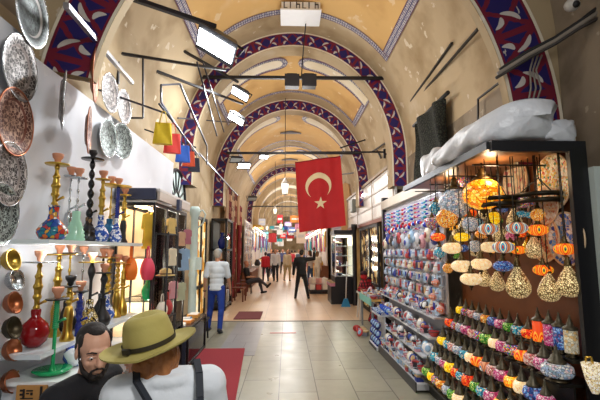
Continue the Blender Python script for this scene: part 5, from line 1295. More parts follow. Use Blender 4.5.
# --- mats
one('door_mat', MB().bbox((-.33, -.6, 0), (.33, .6, .012)), mat('6e3438', .95, sc=40), 'dark red door mat lying on the paving by the left shops', 'mat', None, (-.98, 10.75, .006))
b = MB(); b.add([(-1.46, 3.2, .006), (-.48, 3.2, .006), (-.72, 7.2, .006), (-1.43, 7.2, .006), (-1.46, 3.2, .014), (-.48, 3.2, .014), (-.72, 7.2, .014), (-1.43, 7.2, .014)], [(3, 2, 1, 0), (4, 5, 6, 7), (0, 1, 5, 4), (1, 2, 6, 5), (2, 3, 7, 6), (3, 0, 4, 7)])
q = NM('red_carpet', .95); q.col(q.mix(q.noise(60, 3), '821e2a', 'a4303c')); one('red_carpet', b, q.m, 'red carpet runner on the tiles before the left shops', 'carpet')
one('floor_tape', MB().bbox((-.27, -.03, 0), (.27, .03, .003)), mat('c05a5a', .7), 'short faded red tape strip stuck on the floor tiles', 'tape', None, (at(283, 333, Z=0).x, at(283, 333, Z=0).y, .001))
# --- far stalls
r4 = random.Random(11)
SC = [('white', 'e8e6e4'), ('red', 'b8343a'), ('blue', '3a5aa8'), ('pink', 'd890a8'), ('brown', '7a4a30'), ('grey', '8a8a94'), ('turquoise', '4ab0b8'), ('yellow', 'e0b040'), ('black', '2a282c'), ('violet', '6a4a8a')]
def farstall(side, y, label, c):
    x = -1.85 if side < 0 else 2.05
    t = thing('market_stall', label, 'market stall', (x, y, 0), 0, 'market stalls far down the hall')
    b = MB(); b.bbox((-.3, -1.6, 0), (.3, 1.6, .8)); b.build('counter', mat(c, .6), t)
    b = MB(); b.bbox((.2 if side > 0 else -.26, -1.6, .8), (.26 if side > 0 else -.2, 1.6, 3.0)); b.build('back_board', mat('cfc6be', .6), t)
    b = MB(); b.bbox((-.36, -1.65, 3.0), (.36, 1.65, 3.12)); b.build('awning', mat(SC[r4.randrange(10)][1], .7), t)
    b = MB(); b.bbox((-.05, -1.4, 2.97), (.05, 1.4, 2.998)); b.build('lamp_strip', mat('fff2dc', .5, var=0, emit=7), t)
    return t
FG = None
def fgood():
    t = thing('market_good', 'goods prototype on far stall', 'goods', (0, 0, 0), 0, 'goods on the far market stalls')
    b = MB(); b.lathe([(.09, 0), (.13, .06), (.12, .16), (.07, .24), (.08, .28), (.05, .28)], n=10); b.build('body', WHITE, t); return Proto(t)
FG = fgood()
def fhang():
    t = thing('hanging_good', 'hanging cloth prototype on far stall', 'goods', (0, 0, 0), 0, 'cloths hung on the far market stalls')
    b = MB(); b.grid(lambda s, tt: (.03 * math.sin(s * 12), (s - .5) * .34 * (1 - .1 * math.sin(tt * 9)), -tt * .75), 10, 4); b.build('cloth', WHITE, t); return Proto(t)
FH = fhang()
ys = [24.5, 28.0, 31.6, 35.4, 39.4, 44.0, 49.0]
for si, side in enumerate((-1, 1)):
    for k, y in enumerate(ys):
        sn = 'left' if side < 0 else 'right'; c = SC[(k * 3 + si * 4) % 10]
        farstall(side, y, '%s market stall with %s counter, %s along the far %s side' % ('long', c[0], ORD[k], sn), c[1])
        for i in range(7):
            g = SC[r4.randrange(10)]
            FG.put(((-1.75 if side < 0 else 1.9) + r4.uniform(-.08, .08), y - 1.35 + i * .45, .8), 0, '%s pot, %s on the %s far %s stall counter' % (g[0], ORD[i], ORD[k], sn), None, {'body': mat(g[1], .5)}, r4.uniform(.8, 1.4))
        for i in range(6):
            g = SC[r4.randrange(10)]
            FH.put((-2.0 if side < 0 else 2.2, y - 1.3 + i * .5, 2.9 - r4.uniform(0, .5)), 0, '%s cloth, %s hung behind the %s far %s stall' % (g[0], ORD[i], ORD[k], sn), None, {'cloth': mat(g[1], .8)}, 1.2)
# banners over the far hall
for i, (px, py, y, w, h, c, lab) in enumerate([(295, 219, 26, .62, .45, 'e88a3a', 'small orange sign hanging left of the flag foot'), (280, 219, 30, .42, .62, 'b8202c', 'small red banner hanging far down the hall'), (262, 222, 30, .5, .5, 'c8ccd8', 'pale sign hanging far down the hall on the left'), (252, 227, 27, .4, .5, 'd04a7a', 'pink sign on the far left stalls'), (270, 236, 34, .7, .4, '8ac8c8', 'turquoise sign over the far crowd'), (283, 236, 36, .5, .4, 'd83a3a', 'bright red sign over the far crowd'), (292, 230, 38, .8, .5, '5a6a98', 'blue grey sign over the far crowd'), (301, 236, 22, .5, .8, 'f0d8c0', 'cream poster just below the flag'), (276, 228, 44, .9, .5, 'e8e4e0', 'white sign in the middle of the far hall'), (288, 224, 46, .8, .5, 'a88ab0', 'lilac sign deep in the far hall')]):
    p = at(px, py, Y=y); t = thing('hanging_sign', lab, 'sign', p, 0, 'signs hanging over the far hall')
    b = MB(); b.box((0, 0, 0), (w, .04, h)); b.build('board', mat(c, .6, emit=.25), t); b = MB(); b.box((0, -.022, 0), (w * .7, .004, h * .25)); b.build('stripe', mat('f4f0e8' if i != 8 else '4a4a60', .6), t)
    b = MB(); b.path([(-w * .4, 0, h / 2), (-w * .4, 0, h / 2 + 1.2)], .01, 5); b.path([(w * .4, 0, h / 2), (w * .4, 0, h / 2 + 1.2)], .01, 5); b.build('cord', BLACK, t)

for i in range(22):
    y = 24 + i * 1.2; x = r4.uniform(-1.5, 1.5); z = r4.uniform(2.5, 3.9); w = r4.uniform(.25, .6); h = r4.uniform(.2, .6); c = SC[r4.randrange(10)]
    if c[0] in ('black', 'yellow', 'brown', 'violet'): c = SC[0]
    t = thing('hanging_cloth', '%s cloth hanging over the far crowd, %s one counted from the flag' % (c[0], ORD[i]), 'cloth', (x, y, z), 0, 'cloths hanging over the far crowd')
    b = MB(); b.grid(lambda s, tt: (w * (s - .5), .03 * math.sin(s * 9), -h * tt), 8, 2); b.build('cloth', mat(c[1], .8), t); b = MB(); b.path([(-w / 2, 0, 0), (w / 2, 0, 0)], .012, 5); b.path([(0, 0, 0), (0, 0, 5.6 - z)], .008, 5); b.build('cord', BLACK, t)
# ============================================================ people
def remesh(mb, vox, name, mats, smooth=4):
    me = mb.mesh(name + '_raw', mats); ob = bpy.data.objects.new('remesh_work', me); COL.objects.link(ob)
    m = ob.modifiers.new('r', 'REMESH'); m.mode = 'VOXEL'; m.voxel_size = vox; m.use_smooth_shade = True
    s = ob.modifiers.new('s', 'SMOOTH'); s.iterations = smooth; s.factor = .5
    bpy.context.view_layer.update(); dg = bpy.context.evaluated_depsgraph_get()
    new = bpy.data.meshes.new_from_object(ob.evaluated_get(dg)); new.name = name
    bpy.data.objects.remove(ob); bpy.data.meshes.remove(me)
    new.materials.clear()
    for x in mats: new.materials.append(x)
    new.polygons.foreach_set('use_smooth', [True] * len(new.polygons))
    return new
def addmesh(name, me, parent):
    o = bpy.data.objects.new(name, me); COL.objects.link(o); o.parent = parent; return o
SKIN = mat('c99476', .55, var=.06)
V = Vector
def rotx(v, a): return Matrix.Rotation(math.radians(a), 3, 'X') @ V(v)
class Fig:
    """joints of a figure facing +y with the given limb directions"""
    def __init__(s, H, lean=0, legs=None, arms=None, hip_z=None, head=(0, 0, 0), female=False, nz=.12, ny=.035):
        s.H = H; k = H / 1.75; s.k = k
        legs = legs or [((-.02, 0, -1), (0, 0, -1)), ((.02, 0, -1), (0, 0, -1))]
        arms = arms or [((-.15, .02, -1), (-.02, .15, -1)), ((.15, .02, -1), (.02, .15, -1))]
        T, Sh = .43 * k, .42 * k
        drops = []
        for th, sh in legs: drops.append(V(th).normalized() * T + V(sh).normalized() * Sh)
        z = hip_z if hip_z is not None else max(-d.z for d in drops) + .075 * k
        s.pel = V((0, 0, z)); s.up = rotx((0, 0, 1), -lean); s.fw = rotx((0, 1, 0), -lean)
        s.chest = s.pel + s.up * .34 * k; s.neck = s.pel + s.up * .5 * k; 
        yaw, pitch, roll = head
        R = Matrix.Rotation(math.radians(yaw), 3, 'Z') @ Matrix.Rotation(math.radians(-pitch), 3, 'X') @ Matrix.Rotation(math.radians(roll), 3, 'Y')
        s.R = R; s.hc = s.neck + (s.up * .06 + V((0, 0, nz)) ) * k + R @ V((0, ny, 0)) * k
        hw, sw = (.095 if female else .09) * k, (.165 if female else .185) * k
        s.hip = [s.pel + V((-hw, 0, -.02 * k)), s.pel + V((hw, 0, -.02 * k))]
        s.sho = [s.pel + s.up * .455 * k + V((-sw, 0, 0)), s.pel + s.up * .455 * k + V((sw, 0, 0))]
        s.kne, s.ank, s.elb, s.wri, s.fdir = [], [], [], [], []
        for i in (0, 1):
            th, sh = V(legs[i][0]).normalized(), V(legs[i][1]).normalized()
            s.kne.append(s.hip[i] + th * T); s.ank.append(s.kne[i] + sh * Sh)
            f = V((sh.x, 0, 0)) * 0 + (V((0, 1, 0)) - sh * sh.y).normalized(); s.fdir.append(f)
            u, w = V(arms[i][0]).normalized(), V(arms[i][1]).normalized()
            s.elb.append(s.sho[i] + u * .30 * k); s.wri.append(s.elb[i] + w * .25 * k)
        s.adir = [(V(arms[i][1])).normalized() for i in (0, 1)]
    def head(s, b):
        k = s.k; R = s.R; e = R.to_euler()
        def P(x, y, z): return s.hc + R @ V((x, y, z)) * k
        b.ell(P(0, -.012, .035), (.076 * k, .094 * k, .085 * k), 16, 12, 0, e)
        b.ell(P(0, .02, -.03), (.061 * k, .074 * k, .083 * k), 16, 12, 0, e)
        b.ell(P(0, .036, -.078), (.047 * k, .048 * k, .038 * k), 14, 10, 0, e)
        b.ell(P(0, .07, -.1), (.02 * k, .018 * k, .016 * k), 10, 8, 0, e)
        b.cap(P(0, .09, .012), P(0, .112, -.028), .009 * k, .0155 * k, 10)
        b.ell(P(0, .098, -.032), (.02 * k, .012 * k, .01 * k), 10, 8, 0, e)
        b.ell(P(0, .078, .03), (.052 * k, .014 * k, .011 * k), 14, 8, 0, e)
        for sx in (-1, 1):
            b.ell(P(sx * .038, .064, -.028), (.022 * k, .022 * k, .022 * k), 10, 8)
            b.ell(P(sx * .078, -.005, -.008), (.009 * k, .02 * k, .032 * k), 10, 8, 0, e)
        b.ell(P(0, .09, -.062), (.024 * k, .01 * k, .006 * k), 12, 8, 0, e); b.ell(P(0, .088, -.074), (.02 * k, .01 * k, .007 * k), 12, 8, 0, e)
        b.cap(s.neck - s.up * .04 * k, P(0, -.012, -.05), .056 * k, .05 * k, 14)
        return P
    def torso(s, b, g=0, chest=True, female=False):
        k = s.k; a = math.atan2(s.fw.z, s.fw.y)
        e = (a, 0, 0)
        def Q(u, r): b.ell(s.pel + s.up * u * k, tuple(x * k + g for x in r), 16, 10, 0, e)
        Q(0, (.155, .105, .12)); Q(.12, (.14, .095, .12)); Q(.24, (.15, .1, .13)); Q(.35, (.165, .108, .125)); Q(.43, (.15, .088, .075))
        if g: Q(-.04, (.163, .115, .06))
        for sp in s.sho: b.cap(s.pel + s.up * .47 * k, sp, .06 * k + g, .062 * k + g, 12)
    def arm(s, b, i, g=0, part=1.0, hand=True):
        k = s.k
        if part <= .6: b.cap(s.sho[i], s.sho[i].lerp(s.elb[i], part / .6 * .85), .058 * k + g, .048 * k + g + .004, 12); return
        b.cap(s.sho[i], s.elb[i], .056 * k + g, .041 * k + g, 12)
        b.cap(s.elb[i], s.elb[i].lerp(s.wri[i], min(1, part)), .041 * k + g, .029 * k + g, 12)
    def hand(s, b, i):
        k = s.k; d = s.adir[i]; side = V((1 if i == 0 else -1, 0, 0)); n = d.cross(V((0, 0, 1)))
        n = (V((1, 0, 0)) - d * d.x).normalized(); w = d.cross(n).normalized()
        c = s.wri[i] + d * .045 * k; e = None
        for t in (-1, -.33, .33, 1): b.cap(s.wri[i] + d * .01 * k + w * t * .012 * k, c + d * .04 * k + w * t * .028 * k, .017 * k, .014 * k, 8)
        for j, t in enumerate((-1, -.33, .33, 1)):
            L = (.052, .072, .076, .066)[j] * k; r0 = c + d * .042 * k + w * t * .03 * k; cu = n * (side.x) * .25
            m = r0 + (d + cu * .6).normalized() * L * .55; b.cap(r0, m, .0095 * k, .0085 * k, 8); b.cap(m, m + (d + cu * 2.2).normalized() * L * .5, .0085 * k, .007 * k, 8)
        t0 = s.wri[i] + d * .03 * k + w * .024 * k; t1 = t0 + (d * .7 + w * .8).normalized() * .04 * k; b.cap(t0, t1, .013 * k, .0105 * k, 8); b.cap(t1, t1 + (d + w * .25).normalized() * .032 * k, .0105 * k, .008 * k, 8)
    def leg(s, b, i, g=0, part=1.0):
        k = s.k; b.cap(s.hip[i], s.kne[i], .083 * k + g, .055 * k + g, 12)
        b.cap(s.kne[i], s.kne[i].lerp(s.ank[i], part), .054 * k + g, (.054 - .016 * part) * k + g, 12)
        b.ell(s.kne[i].lerp(s.ank[i], .3) - s.fdir[i] * .018 * k, (.05 * k + g,) * 2 + (.085 * k + g,), 12, 8)
    def foot(s, b, i, g=0):
        k = s.k; f = s.fdir[i]; d = (s.ank[i] - s.kne[i]).normalized()
        h = s.ank[i] + d * .03 * k - f * .03 * k; t = s.ank[i] + d * .045 * k + f * .16 * k
        b.cap(h, t, .042 * k + g, .03 * k + g, 10); b.cap(s.ank[i], h, .036 * k + g, .042 * k + g, 10); b.cap(h + f * .05 * k, t, .045 * k + g, .033 * k + g, 10)
def person(label, loc, rz, fig, shirt, trousers, shoes='2a2422', hair='2a1e18', sleeve=.55, vox=.016, long_hair=False, bald=False, group=None, name='person', skin=SKIN, jacket=0, hide_legs=False):
    t = thing(name, label, 'person', loc, rz, group); k = fig.k
    b = MB(); P = fig.head(b); fig.torso(b)
    for i in (0, 1): fig.arm(b, i); fig.hand(b, i); fig.leg(b, i); fig.foot(b, i)
    addmesh('body', remesh(b, min(vox, .013), 'body', [skin], 2), t)
    b = MB(); fig.torso(b, .016 + jacket)
    for i in (0, 1): fig.arm(b, i, .014 + jacket, sleeve)
    addmesh('jacket' if jacket else 'shirt', remesh(b, vox, 'shirt', [mat(shirt, .85, var=.1, sc=14)], 3), t)
    b = MB(); a = math.atan2(fig.fw.z, fig.fw.y); b.ell(fig.pel - fig.up * .04 * k, (.158 * k + .012, .108 * k + .012, .125 * k), 16, 10, 0, (a, 0, 0))
    for i in (0, 1): fig.leg(b, i, .013, .97)
    addmesh('trousers', remesh(b, vox, 'trousers', [mat(trousers, .85, var=.12, sc=14)], 3), t)
    for i in (0, 1): b = MB(); fig.foot(b, i, .006); addmesh('shoe', remesh(b, vox, 'shoe', [mat(shoes, .5)], 2), t)
    if not bald:
        b = MB(); e = fig.R.to_euler()
        b.ell(P(0, -.024, .048), (.082 * k, .094 * k, .084 * k), 16, 12, 0, e); b.ell(P(0, -.045, .0), (.08 * k, .075 * k, .08 * k), 16, 12, 0, e)
        if long_hair:
            for sx in (-1, 0, 1): b.cap(P(sx * .05, -.06, 0), P(sx * .06, -.075, -.2), .045 * k, .03 * k, 10)
        addmesh('hair', remesh(b, vox, 'hair', [mat(hair, .7, var=.2, sc=30)], 2), t)
    return t, P
D = V
# --- walking man in white T-shirt (seen from behind)
f = Fig(1.76, 2, [((-.13, .2, -1), (-.08, -.05, -1)), ((.09, -.12, -1), (.06, -.42, -1))], [((-.2, -.18, -1), (-.05, .15, -1)), ((.2, .15, -1), (.05, .45, -1))], head=(-6, 5, 0))
t, P = person('man walking away in a white T-shirt, blue jeans and a grey cap', (-1.5, 8.75, 0), -.12, f, 'd9e4ee', '1f3f9a', '1c2436', 'a8a49c', vox=.013)
b = MB(); k = f.k; e = f.R.to_euler(); b.ell(P(0, -.012, .062), (.086 * k, .1 * k, .07 * k), 16, 12, 0, e); b.ell(P(0, .09, .06), (.06 * k, .06 * k, .012 * k), 14, 8, 0, e)
addmesh('cap', remesh(b, .012, 'cap', [mat('8fa0b0', .8)], 2), t)
b = MB(); w = f.wri[0]; b.lathe([(.036, -.01), (.038, .01)], w, 14, ax=f.adir[0]); addmesh('wristwatch', b.mesh('wristwatch', [BLACK]), t)
# --- seated bald man facing right, legs crossed
f = Fig(1.74, -14, [((.05, 1, .02), (.0, .25, -1)), ((-.12, 1, .22), (-.05, .75, -.62))], [((-.1, .35, -1), (.6, .75, -.05)), ((.1, .35, -1), (-.6, .75, -.05))], hip_z=.50, head=(0, 2, 0))
person('bald man in a black T-shirt sitting cross-legged on a low stool', (-1.5, 16.0, 0), -PI / 2 - .12, f, '17171b', '4a4a52', '1c1a1c', bald=True, vox=.016)
# --- black clad person with raised arm (seen from behind), phone in hand
f = Fig(1.74, 0, [((-.16, .02, -1), (-.14, 0, -1)), ((.16, .08, -1), (.2, -.05, -1))], [((-.3, .05, -1), (-.1, .12, -1)), ((.75, .45, .05), (.0, .5, 1))], head=(-14, -4, 0))
t, P = person('person all in black seen from behind, raising one arm to take a photo', (.52, 14.4, 0), -.1, f, '141418', '17171c', '2a2422', '15110f', sleeve=.95, vox=.015, jacket=.008)
b = MB(); b.box((0, 0, 0), (.075, .012, .15)); w = f.wri[1] + f.adir[1] * .09
ph = one('phone', b, BLACK, 'black phone held up by the person in black', 'phone', None, None)
ph.location = Matrix.Rotation(-.1, 3, 'Z') @ (w + V((0, .03, .03))) + V((.52, 14.4, 0)); ph.rotation_euler = (.1, 0, -.1)
# --- group further down
def std(lean=0, swing=.15, arms=None, head=(0, 0, 0), H=1.75, fem=False):
    return Fig(H, lean, [((-.05, swing, -1), (-.03, -.05, -1)), ((.05, -swing, -1), (.03, -swing * 1.6, -1))], arms, head=head, female=fem)
R_ = PI
def ground(px, py): p = at(px, py, Z=0); return (p.x, p.y, 0)
VX = .02
person('short person in a bright red jacket facing away down the hall', (-1.18, 22.4, 0), .3, std(H=1.6, fem=True), 'c42430', '35343c', hair='3a2a22', sleeve=.95, vox=VX, jacket=.012)
person('man in a white shirt and dark trousers walking toward us', (-.62, 22.0, 0), R_ - .2, std(H=1.8, swing=.2), 'dcdce0', '26262e', sleeve=.95, vox=VX)
person('person in beige clothes standing right of the man in the white shirt', (.02, 22.6, 0), R_ + .3, std(H=1.74, fem=True), 'd8c8a8', 'b8a478', hair='6a4a30', sleeve=.9, vox=VX, skin=mat('d8a888', .55))
person('dark clad man behind the red jacket at the far left stalls', (-1.0, 25.6, 0), R_, std(H=1.8), '2a2e44', '22222a', vox=VX, sleeve=.95)
person('woman in a white top and blue jeans behind the raised arm', (1.12, 19.5, 0), .9, std(H=1.7, fem=True, swing=.05), 'e8e4dc', '3f5f88', hair='4a3020', vox=VX, long_hair=True, skin=mat('d8a888', .55))
person('person in a cream blouse and pale trousers beside the maroon shutter', (1.55, 20.6, 0), -.6, std(H=1.66, fem=True), 'e4dcc8', 'd8d0c0', hair='7a5a3a', vox=VX, long_hair=True, skin=mat('d8a888', .55))
person('person in a grey blue shirt partly hidden behind the raised arm', (.78, 24.0, 0), R_, std(H=1.76), '6a7a98', '3a3a48', vox=VX)
cr = [(-.95, 27.5, 0.2, 1.74, 'e8e4e0', '3a4460', 'pale shirt'), (-.3, 28.5, R_, 1.78, '4a5a88', '2a2a34', 'blue shirt'), (.35, 29.5, .1, 1.7, 'b83a48', '3a3a3a', 'crimson top'), (.9, 30.5, R_, 1.76, 'd8d4cc', '5a4a3a', 'cream shirt'), (-.6, 33, 0, 1.72, '8a8a98', '2a3048', 'grey top'), (.1, 34, R_, 1.8, '20242e', '22242a', 'black coat'), (.7, 36, .2, 1.68, 'e0b8a8', '4a5a78', 'peach blouse'), (-.9, 38, R_, 1.75, 'c8d0d8', '33363e', 'light blue shirt'), (.2, 41, 0, 1.74, '5a8a88', '3a3a40', 'teal top'), (-.4, 44, R_, 1.76, 'f0f0f0', '404858', 'white shirt')]
for i, (x, y, r, H, sh, tr, n) in enumerate(cr):
    person('distant person in a %s, %s nearest of the far crowd' % (n, ORD[i]), (x, y, 0), r, std(H=H, swing=.1 + .02 * (i % 4)), sh, tr, vox=.03, sleeve=(.55, .95)[i % 2], group='far crowd')
# --- foreground: bearded man, leaning on a stool
def barstool(x, y, z, label):
    t = thing('bar_stool', label, 'stool', (x, y, 0), 0, 'stools under the two people in front')
    b = MB(); b.lathe([(0, z - .05), (.16, z - .05), (.17, z - .02), (.15, z), (0, z)], n=20); b.build('seat', mat('3a2e28', .5), t)
    for a in range(4): f = MB(); f.bar((.17 * math.cos(a * PI / 2 + .7), .17 * math.sin(a * PI / 2 + .7), 0), (.12 * math.cos(a * PI / 2 + .7), .12 * math.sin(a * PI / 2 + .7), z - .05), .03); f.build('leg', DARK, t)
def seated(H, lean, head, nz, ny, female, at_, ang, side, arms):
    """figure whose head sits at at_ and whose feet stand on the floor"""
    k = H / 1.75; kw = dict(lean=lean, head=head, female=female, nz=nz, ny=ny, hip_z=.55, arms=arms)
    f = Fig(H, **kw); hip = at_.z - f.hc.z + .55 - .02 * k
    dz = max(-.9, min(.1, -(hip - .075 * k - .42 * k) / (.43 * k))); h = math.sqrt(1 - dz * dz)
    legs = [((side * h - .12, math.sqrt(max(.01, 1 - side * side)) * h, dz), (0, .02, -1)), ((side * h + .12, math.sqrt(max(.01, 1 - side * side)) * h, dz), (0, .02, -1))]
    f = Fig(H, legs=legs, **kw); off = Matrix.Rotation(ang, 3, 'Z') @ f.hc
    return f, V((at_.x - off.x, at_.y - off.y, at_.z - f.hc.z)), hip
ang = math.atan2(-.22, .97) - PI / 2
FM, ML, hipm = seated(1.8, 14, (-36, 14, 2), .10, .035, False, at(94, 350, Y=2.2), ang, -.55, [((-.25, .15, -1), (.25, .75, -.7)), ((.3, .1, -1), (-.1, .6, -.8))])
def fineperson(F_, label, loc, rz, shirt, trousers, sleeve, skin, female=False, collar=None):
    t = thing('person', label, 'person', loc, rz); k = F_.k
    b = MB(); P = F_.head(b); F_.torso(b)
    for i in (0, 1): F_.arm(b, i); F_.hand(b, i); F_.leg(b, i); F_.foot(b, i)
    addmesh('body', remesh(b, .0055, 'body', [skin], 3), t)
    b = MB(); F_.torso(b, .016)
    for i in (0, 1): F_.arm(b, i, .016, sleeve)
    if collar: collar(b)
    addmesh('shirt', remesh(b, .009, 'shirt', [shirt], 4), t)
    b = MB(); a = math.atan2(F_.fw.z, F_.fw.y); b.ell(F_.pel, (.17 * k, .12 * k, .12 * k), 16, 10, 0, (a, 0, 0))
    for i in (0, 1): F_.leg(b, i, .014, .97)
    addmesh('trousers', remesh(b, .012, 'trousers', [mat(trousers, .85)], 3), t)
    for i in (0, 1): b = MB(); F_.foot(b, i, .007); addmesh('shoe', remesh(b, .012, 'shoe', [mat('241e1c', .5)], 2), t)
    return t, P
q = NM('black_cotton', .9); q.col(q.mix(q.noise(7, 4), '0c0c11', '1a1b22')); q.bump(q.noise(11, 4), .5, .02); BLK = q.m
q = NM('man_skin', .5); q.col(q.mix(q.noise(14, 4), 'cc967c', 'deae92')); MSK = q.m
def mcollar(b):
    k = FM.k; n = FM.neck
    for sx in (-1, 1): b.cap(n + V((sx * .068, -.03, -.005)), n + FM.fw * .085 + V((sx * .035, 0, -.06)), .016, .012, 8)
    b.cap(n + V((-.068, -.03, -.005)), n + V((.068, -.03, -.005)), .016, .016, 8)
tm, PMn = fineperson(FM, 'bearded man with short dark hair in a black shirt, bending toward the woman', ML, ang, BLK, '2a2c36', .8, MSK, collar=mcollar)
barstool(ML.x, ML.y, hipm - .09, 'low dark stool under the bearded man in black')
q = NM('dark_hair', .75); q.col(q.mix(q.noise(60, 3), '14100f', '2c221e')); q.bump(q.noise(90, 2), .6, .006); HRM = q.m
k = FM.k; e = FM.R.to_euler(); P = PMn
b = MB()
b.ell(P(0, -.036, .05), (.0785 * k, .086 * k, .08 * k), 18, 14, 0, e); b.ell(P(0, .004, .105), (.042 * k, .05 * k, .022 * k), 14, 10, 0, e); b.ell(P(0, -.055, .0), (.077 * k, .06 * k, .072 * k), 18, 12, 0, e)
for sx in (-1, 1): b.ell(P(sx * .068, .006, .06), (.011 * k, .028 * k, .034 * k), 10, 8, 0, e); b.cap(P(sx * .0725, .008, .04), P(sx * .07, .016, -.03), .007 * k, .006 * k, 8)
addmesh('hair', remesh(b, .005, 'hair', [HRM], 2), tm)
b = MB()
for sx in (-1, 1):
    b.cap(P(sx * .068, .022, -.035), P(sx * .054, .045, -.08), .008 * k, .0125 * k, 10); b.cap(P(sx * .054, .045, -.08), P(sx * .02, .074, -.104), .0125 * k, .0165 * k, 10)
    b.cap(P(sx * .004, .099, -.051), P(sx * .03, .086, -.066), .0062 * k, .006 * k, 8); b.cap(P(sx * .032, .088, -.068), P(sx * .028, .076, -.1), .0065 * k, .011 * k, 8)
b.cap(P(-.02, .074, -.104), P(.02, .074, -.104), .0175 * k, .0175 * k, 10); b.ell(P(0, .093, -.089), (.014 * k, .008 * k, .008 * k), 10, 8)
addmesh('beard', remesh(b, .0045, 'beard', [HRM], 2), tm)
for sx in (-1, 1):
    b = MB(); b.cap(P(sx * .014, .093, .026), P(sx * .034, .09, .033), .0042 * k, .0046 * k, 8); b.cap(P(sx * .034, .09, .033), P(sx * .055, .074, .024), .0046 * k, .003 * k, 8); addmesh('eyebrow', remesh(b, .003, 'eyebrow', [HRM], 1), tm)
    b = MB(); b.ell(P(sx * .032, .079, .004), (.0145 * k, .012 * k, .0095 * k), 14, 10); ey = addmesh('eye', b.mesh('eye', [mat('e8e4e0', .2, var=0)]), tm)
    b = MB(); b.ell(P(sx * .032 + .002, .0885, .001), (.0065 * k, .004 * k, .0065 * k), 12, 8); addmesh('iris', b.mesh('iris', [mat('1a0f0a', .15, var=0)]), ey)
    b = MB(); b.cap(P(sx * .018, .087, .0085), P(sx * .047, .082, .0085), .006 * k, .0055 * k, 8); addmesh('eyelid', b.mesh('eyelid', [MSK]), ey)
# --- foreground: woman in the olive hat, from behind
angw = .38
FW, WL_, hipw = seated(1.7, 6, (64, 8, 0), -.012, .07, True, at(150, 367, Y=1.66), angw, .15, [((-.25, .1, -1), (.15, .6, -.8)), ((.25, .1, -1), (-.1, .6, -.8))])
q = NM('white_blouse', .85); q.col(q.mix(q.noise(6, 4), 'd3dbe4', 'e9edf2')); q.bump(q.noise(9, 4), .55, .02); BLS = q.m
q = NM('woman_skin', .5); q.col(q.mix(q.noise(14, 4), 'd89a7c', 'e4ae90')); WSK = q.m
def wcollar(b):
    n = FW.neck
    for i in range(12):
        a0, a1_ = 2 * PI * i / 12, 2 * PI * (i + 1) / 12
        c = lambda a: n + V((.085 * math.cos(a), .07 * math.sin(a) - .005, -.015 + .018 * -math.sin(a)))
        b.cap(c(a0), c(a1_), .026, .026, 8)
tw, PW = fineperson(FW, 'woman in an olive felt hat and white blouse with dark straps, seen from behind', WL_, angw, BLS, '35405a', .9, WSK, True, wcollar)
barstool(WL_.x, WL_.y, hipw - .09, 'tall dark stool under the woman in the hat')
k = FW.k; P = PW; e = FW.R.to_euler()
q = NM('auburn_hair', .6); x, y, z = q.xyz(); q.col(q.mix(q.noise(40, 4), '7a4522', 'b87a44')); q.bump(((x + y) * 240 + q.noise(20) * 14).sin(), .4, .004); HRW = q.m
b = MB(); b.ell(P(0, -.03, .035), (.083 * k, .095 * k, .09 * k), 18, 14, 0, e)
b.ell(P(0, -.06, -.03), (.07 * k, .045 * k, .07 * k), 16, 12, 0, e)
for sx, y0, z1, r in [(-.066, -.02, -.09, .02), (.066, -.02, -.18, .026), (-.04, -.07, -.09, .026), (0, -.085, -.085, .026), (.05, -.06, -.16, .026), (.07, .012, -.13, .014), (-.07, .012, -.09, .013)]:
    b.cap(P(sx, y0, .02), P(sx * 1.08, y0 - .005, -.06), .03 * k, r * k, 10); b.cap(P(sx * 1.08, y0 - .005, -.06), P(sx * 1.15 + .006, y0 - .01, z1), r * k, r * .4 * k, 10)
addmesh('hair', remesh(b, .006, 'hair', [HRW], 2), tw)
for sx in (-1, 1):
    b = MB(); b.ell(P(sx * .031, .08, .004), (.014 * k, .011 * k, .009 * k), 12, 8); ey = addmesh('eye', b.mesh('eye', [mat('e8e4e0', .2, var=0)]), tw)
    b = MB(); b.ell(P(sx * .031, .0885, .003), (.006 * k, .004 * k, .006 * k), 10, 8); addmesh('iris', b.mesh('iris', [mat('2a3a3a', .15, var=0)]), ey)
# hat
q = NM('olive_felt', .9); q.col(q.mix(q.noise(12, 4), '9c8f4c', 'b4a862')); q.bump(q.noise(120, 2), .2, .003); FELT = q.m
hat = bpy.data.objects.new('hat', None); COL.objects.link(hat); hat.parent = tw; hat.location = P(0, -.008, .092); hat.rotation_euler = (.10, -.2, -.3)
b = MB()
def brim(s, tt):
    a = 2 * PI * s; r = .098 + (.185 - .098) * tt
    return (r * math.cos(a) * .97, r * math.sin(a) * 1.04, -.004 - .016 * math.sin(tt * 2.2) * (1 if True else 0) + .022 * tt * tt * abs(math.cos(a)) - .012 * tt * math.sin(a))
b.grid(brim, 48, 8); b.grid(lambda s, tt: tuple(V(brim(s, tt)) + V((0, 0, .006))), 48, 8); b.grid(lambda s, tt: tuple(V(brim(s, 1)) + V((0, 0, .006 * tt))), 48, 1); b.build('brim', FELT, hat)
b = MB()
def crown(s, tt):
    a = 2 * PI * s
    if tt < .6: r = .101 - .012 * (tt / .6) ** 2; z = .08 * tt / .6; dz = 0
    else: u = (tt - .6) / .4; r = .089 * math.cos(u * PI / 2) ** .75 if u < 1 else 0; z = .08 + .045 * math.sin(u * PI / 2); dz = -.024 * u ** 3
    pinch = 1 - .10 * (tt ** 3) * max(0, math.sin(a)) * (1 - .0)
    return (r * math.cos(a) * .96 * pinch, r * math.sin(a) * 1.1, z + dz + .006 * tt * abs(math.sin(a)))
b.grid(crown, 48, 20); b.build('crown', FELT, hat)
b = MB(); b.grid(lambda s, tt: (.1035 * math.cos(2 * PI * s) * .975, .1035 * math.sin(2 * PI * s) * 1.1, .004 + .018 * tt), 48, 1); b.build('band', mat('2a2418', .6), hat)
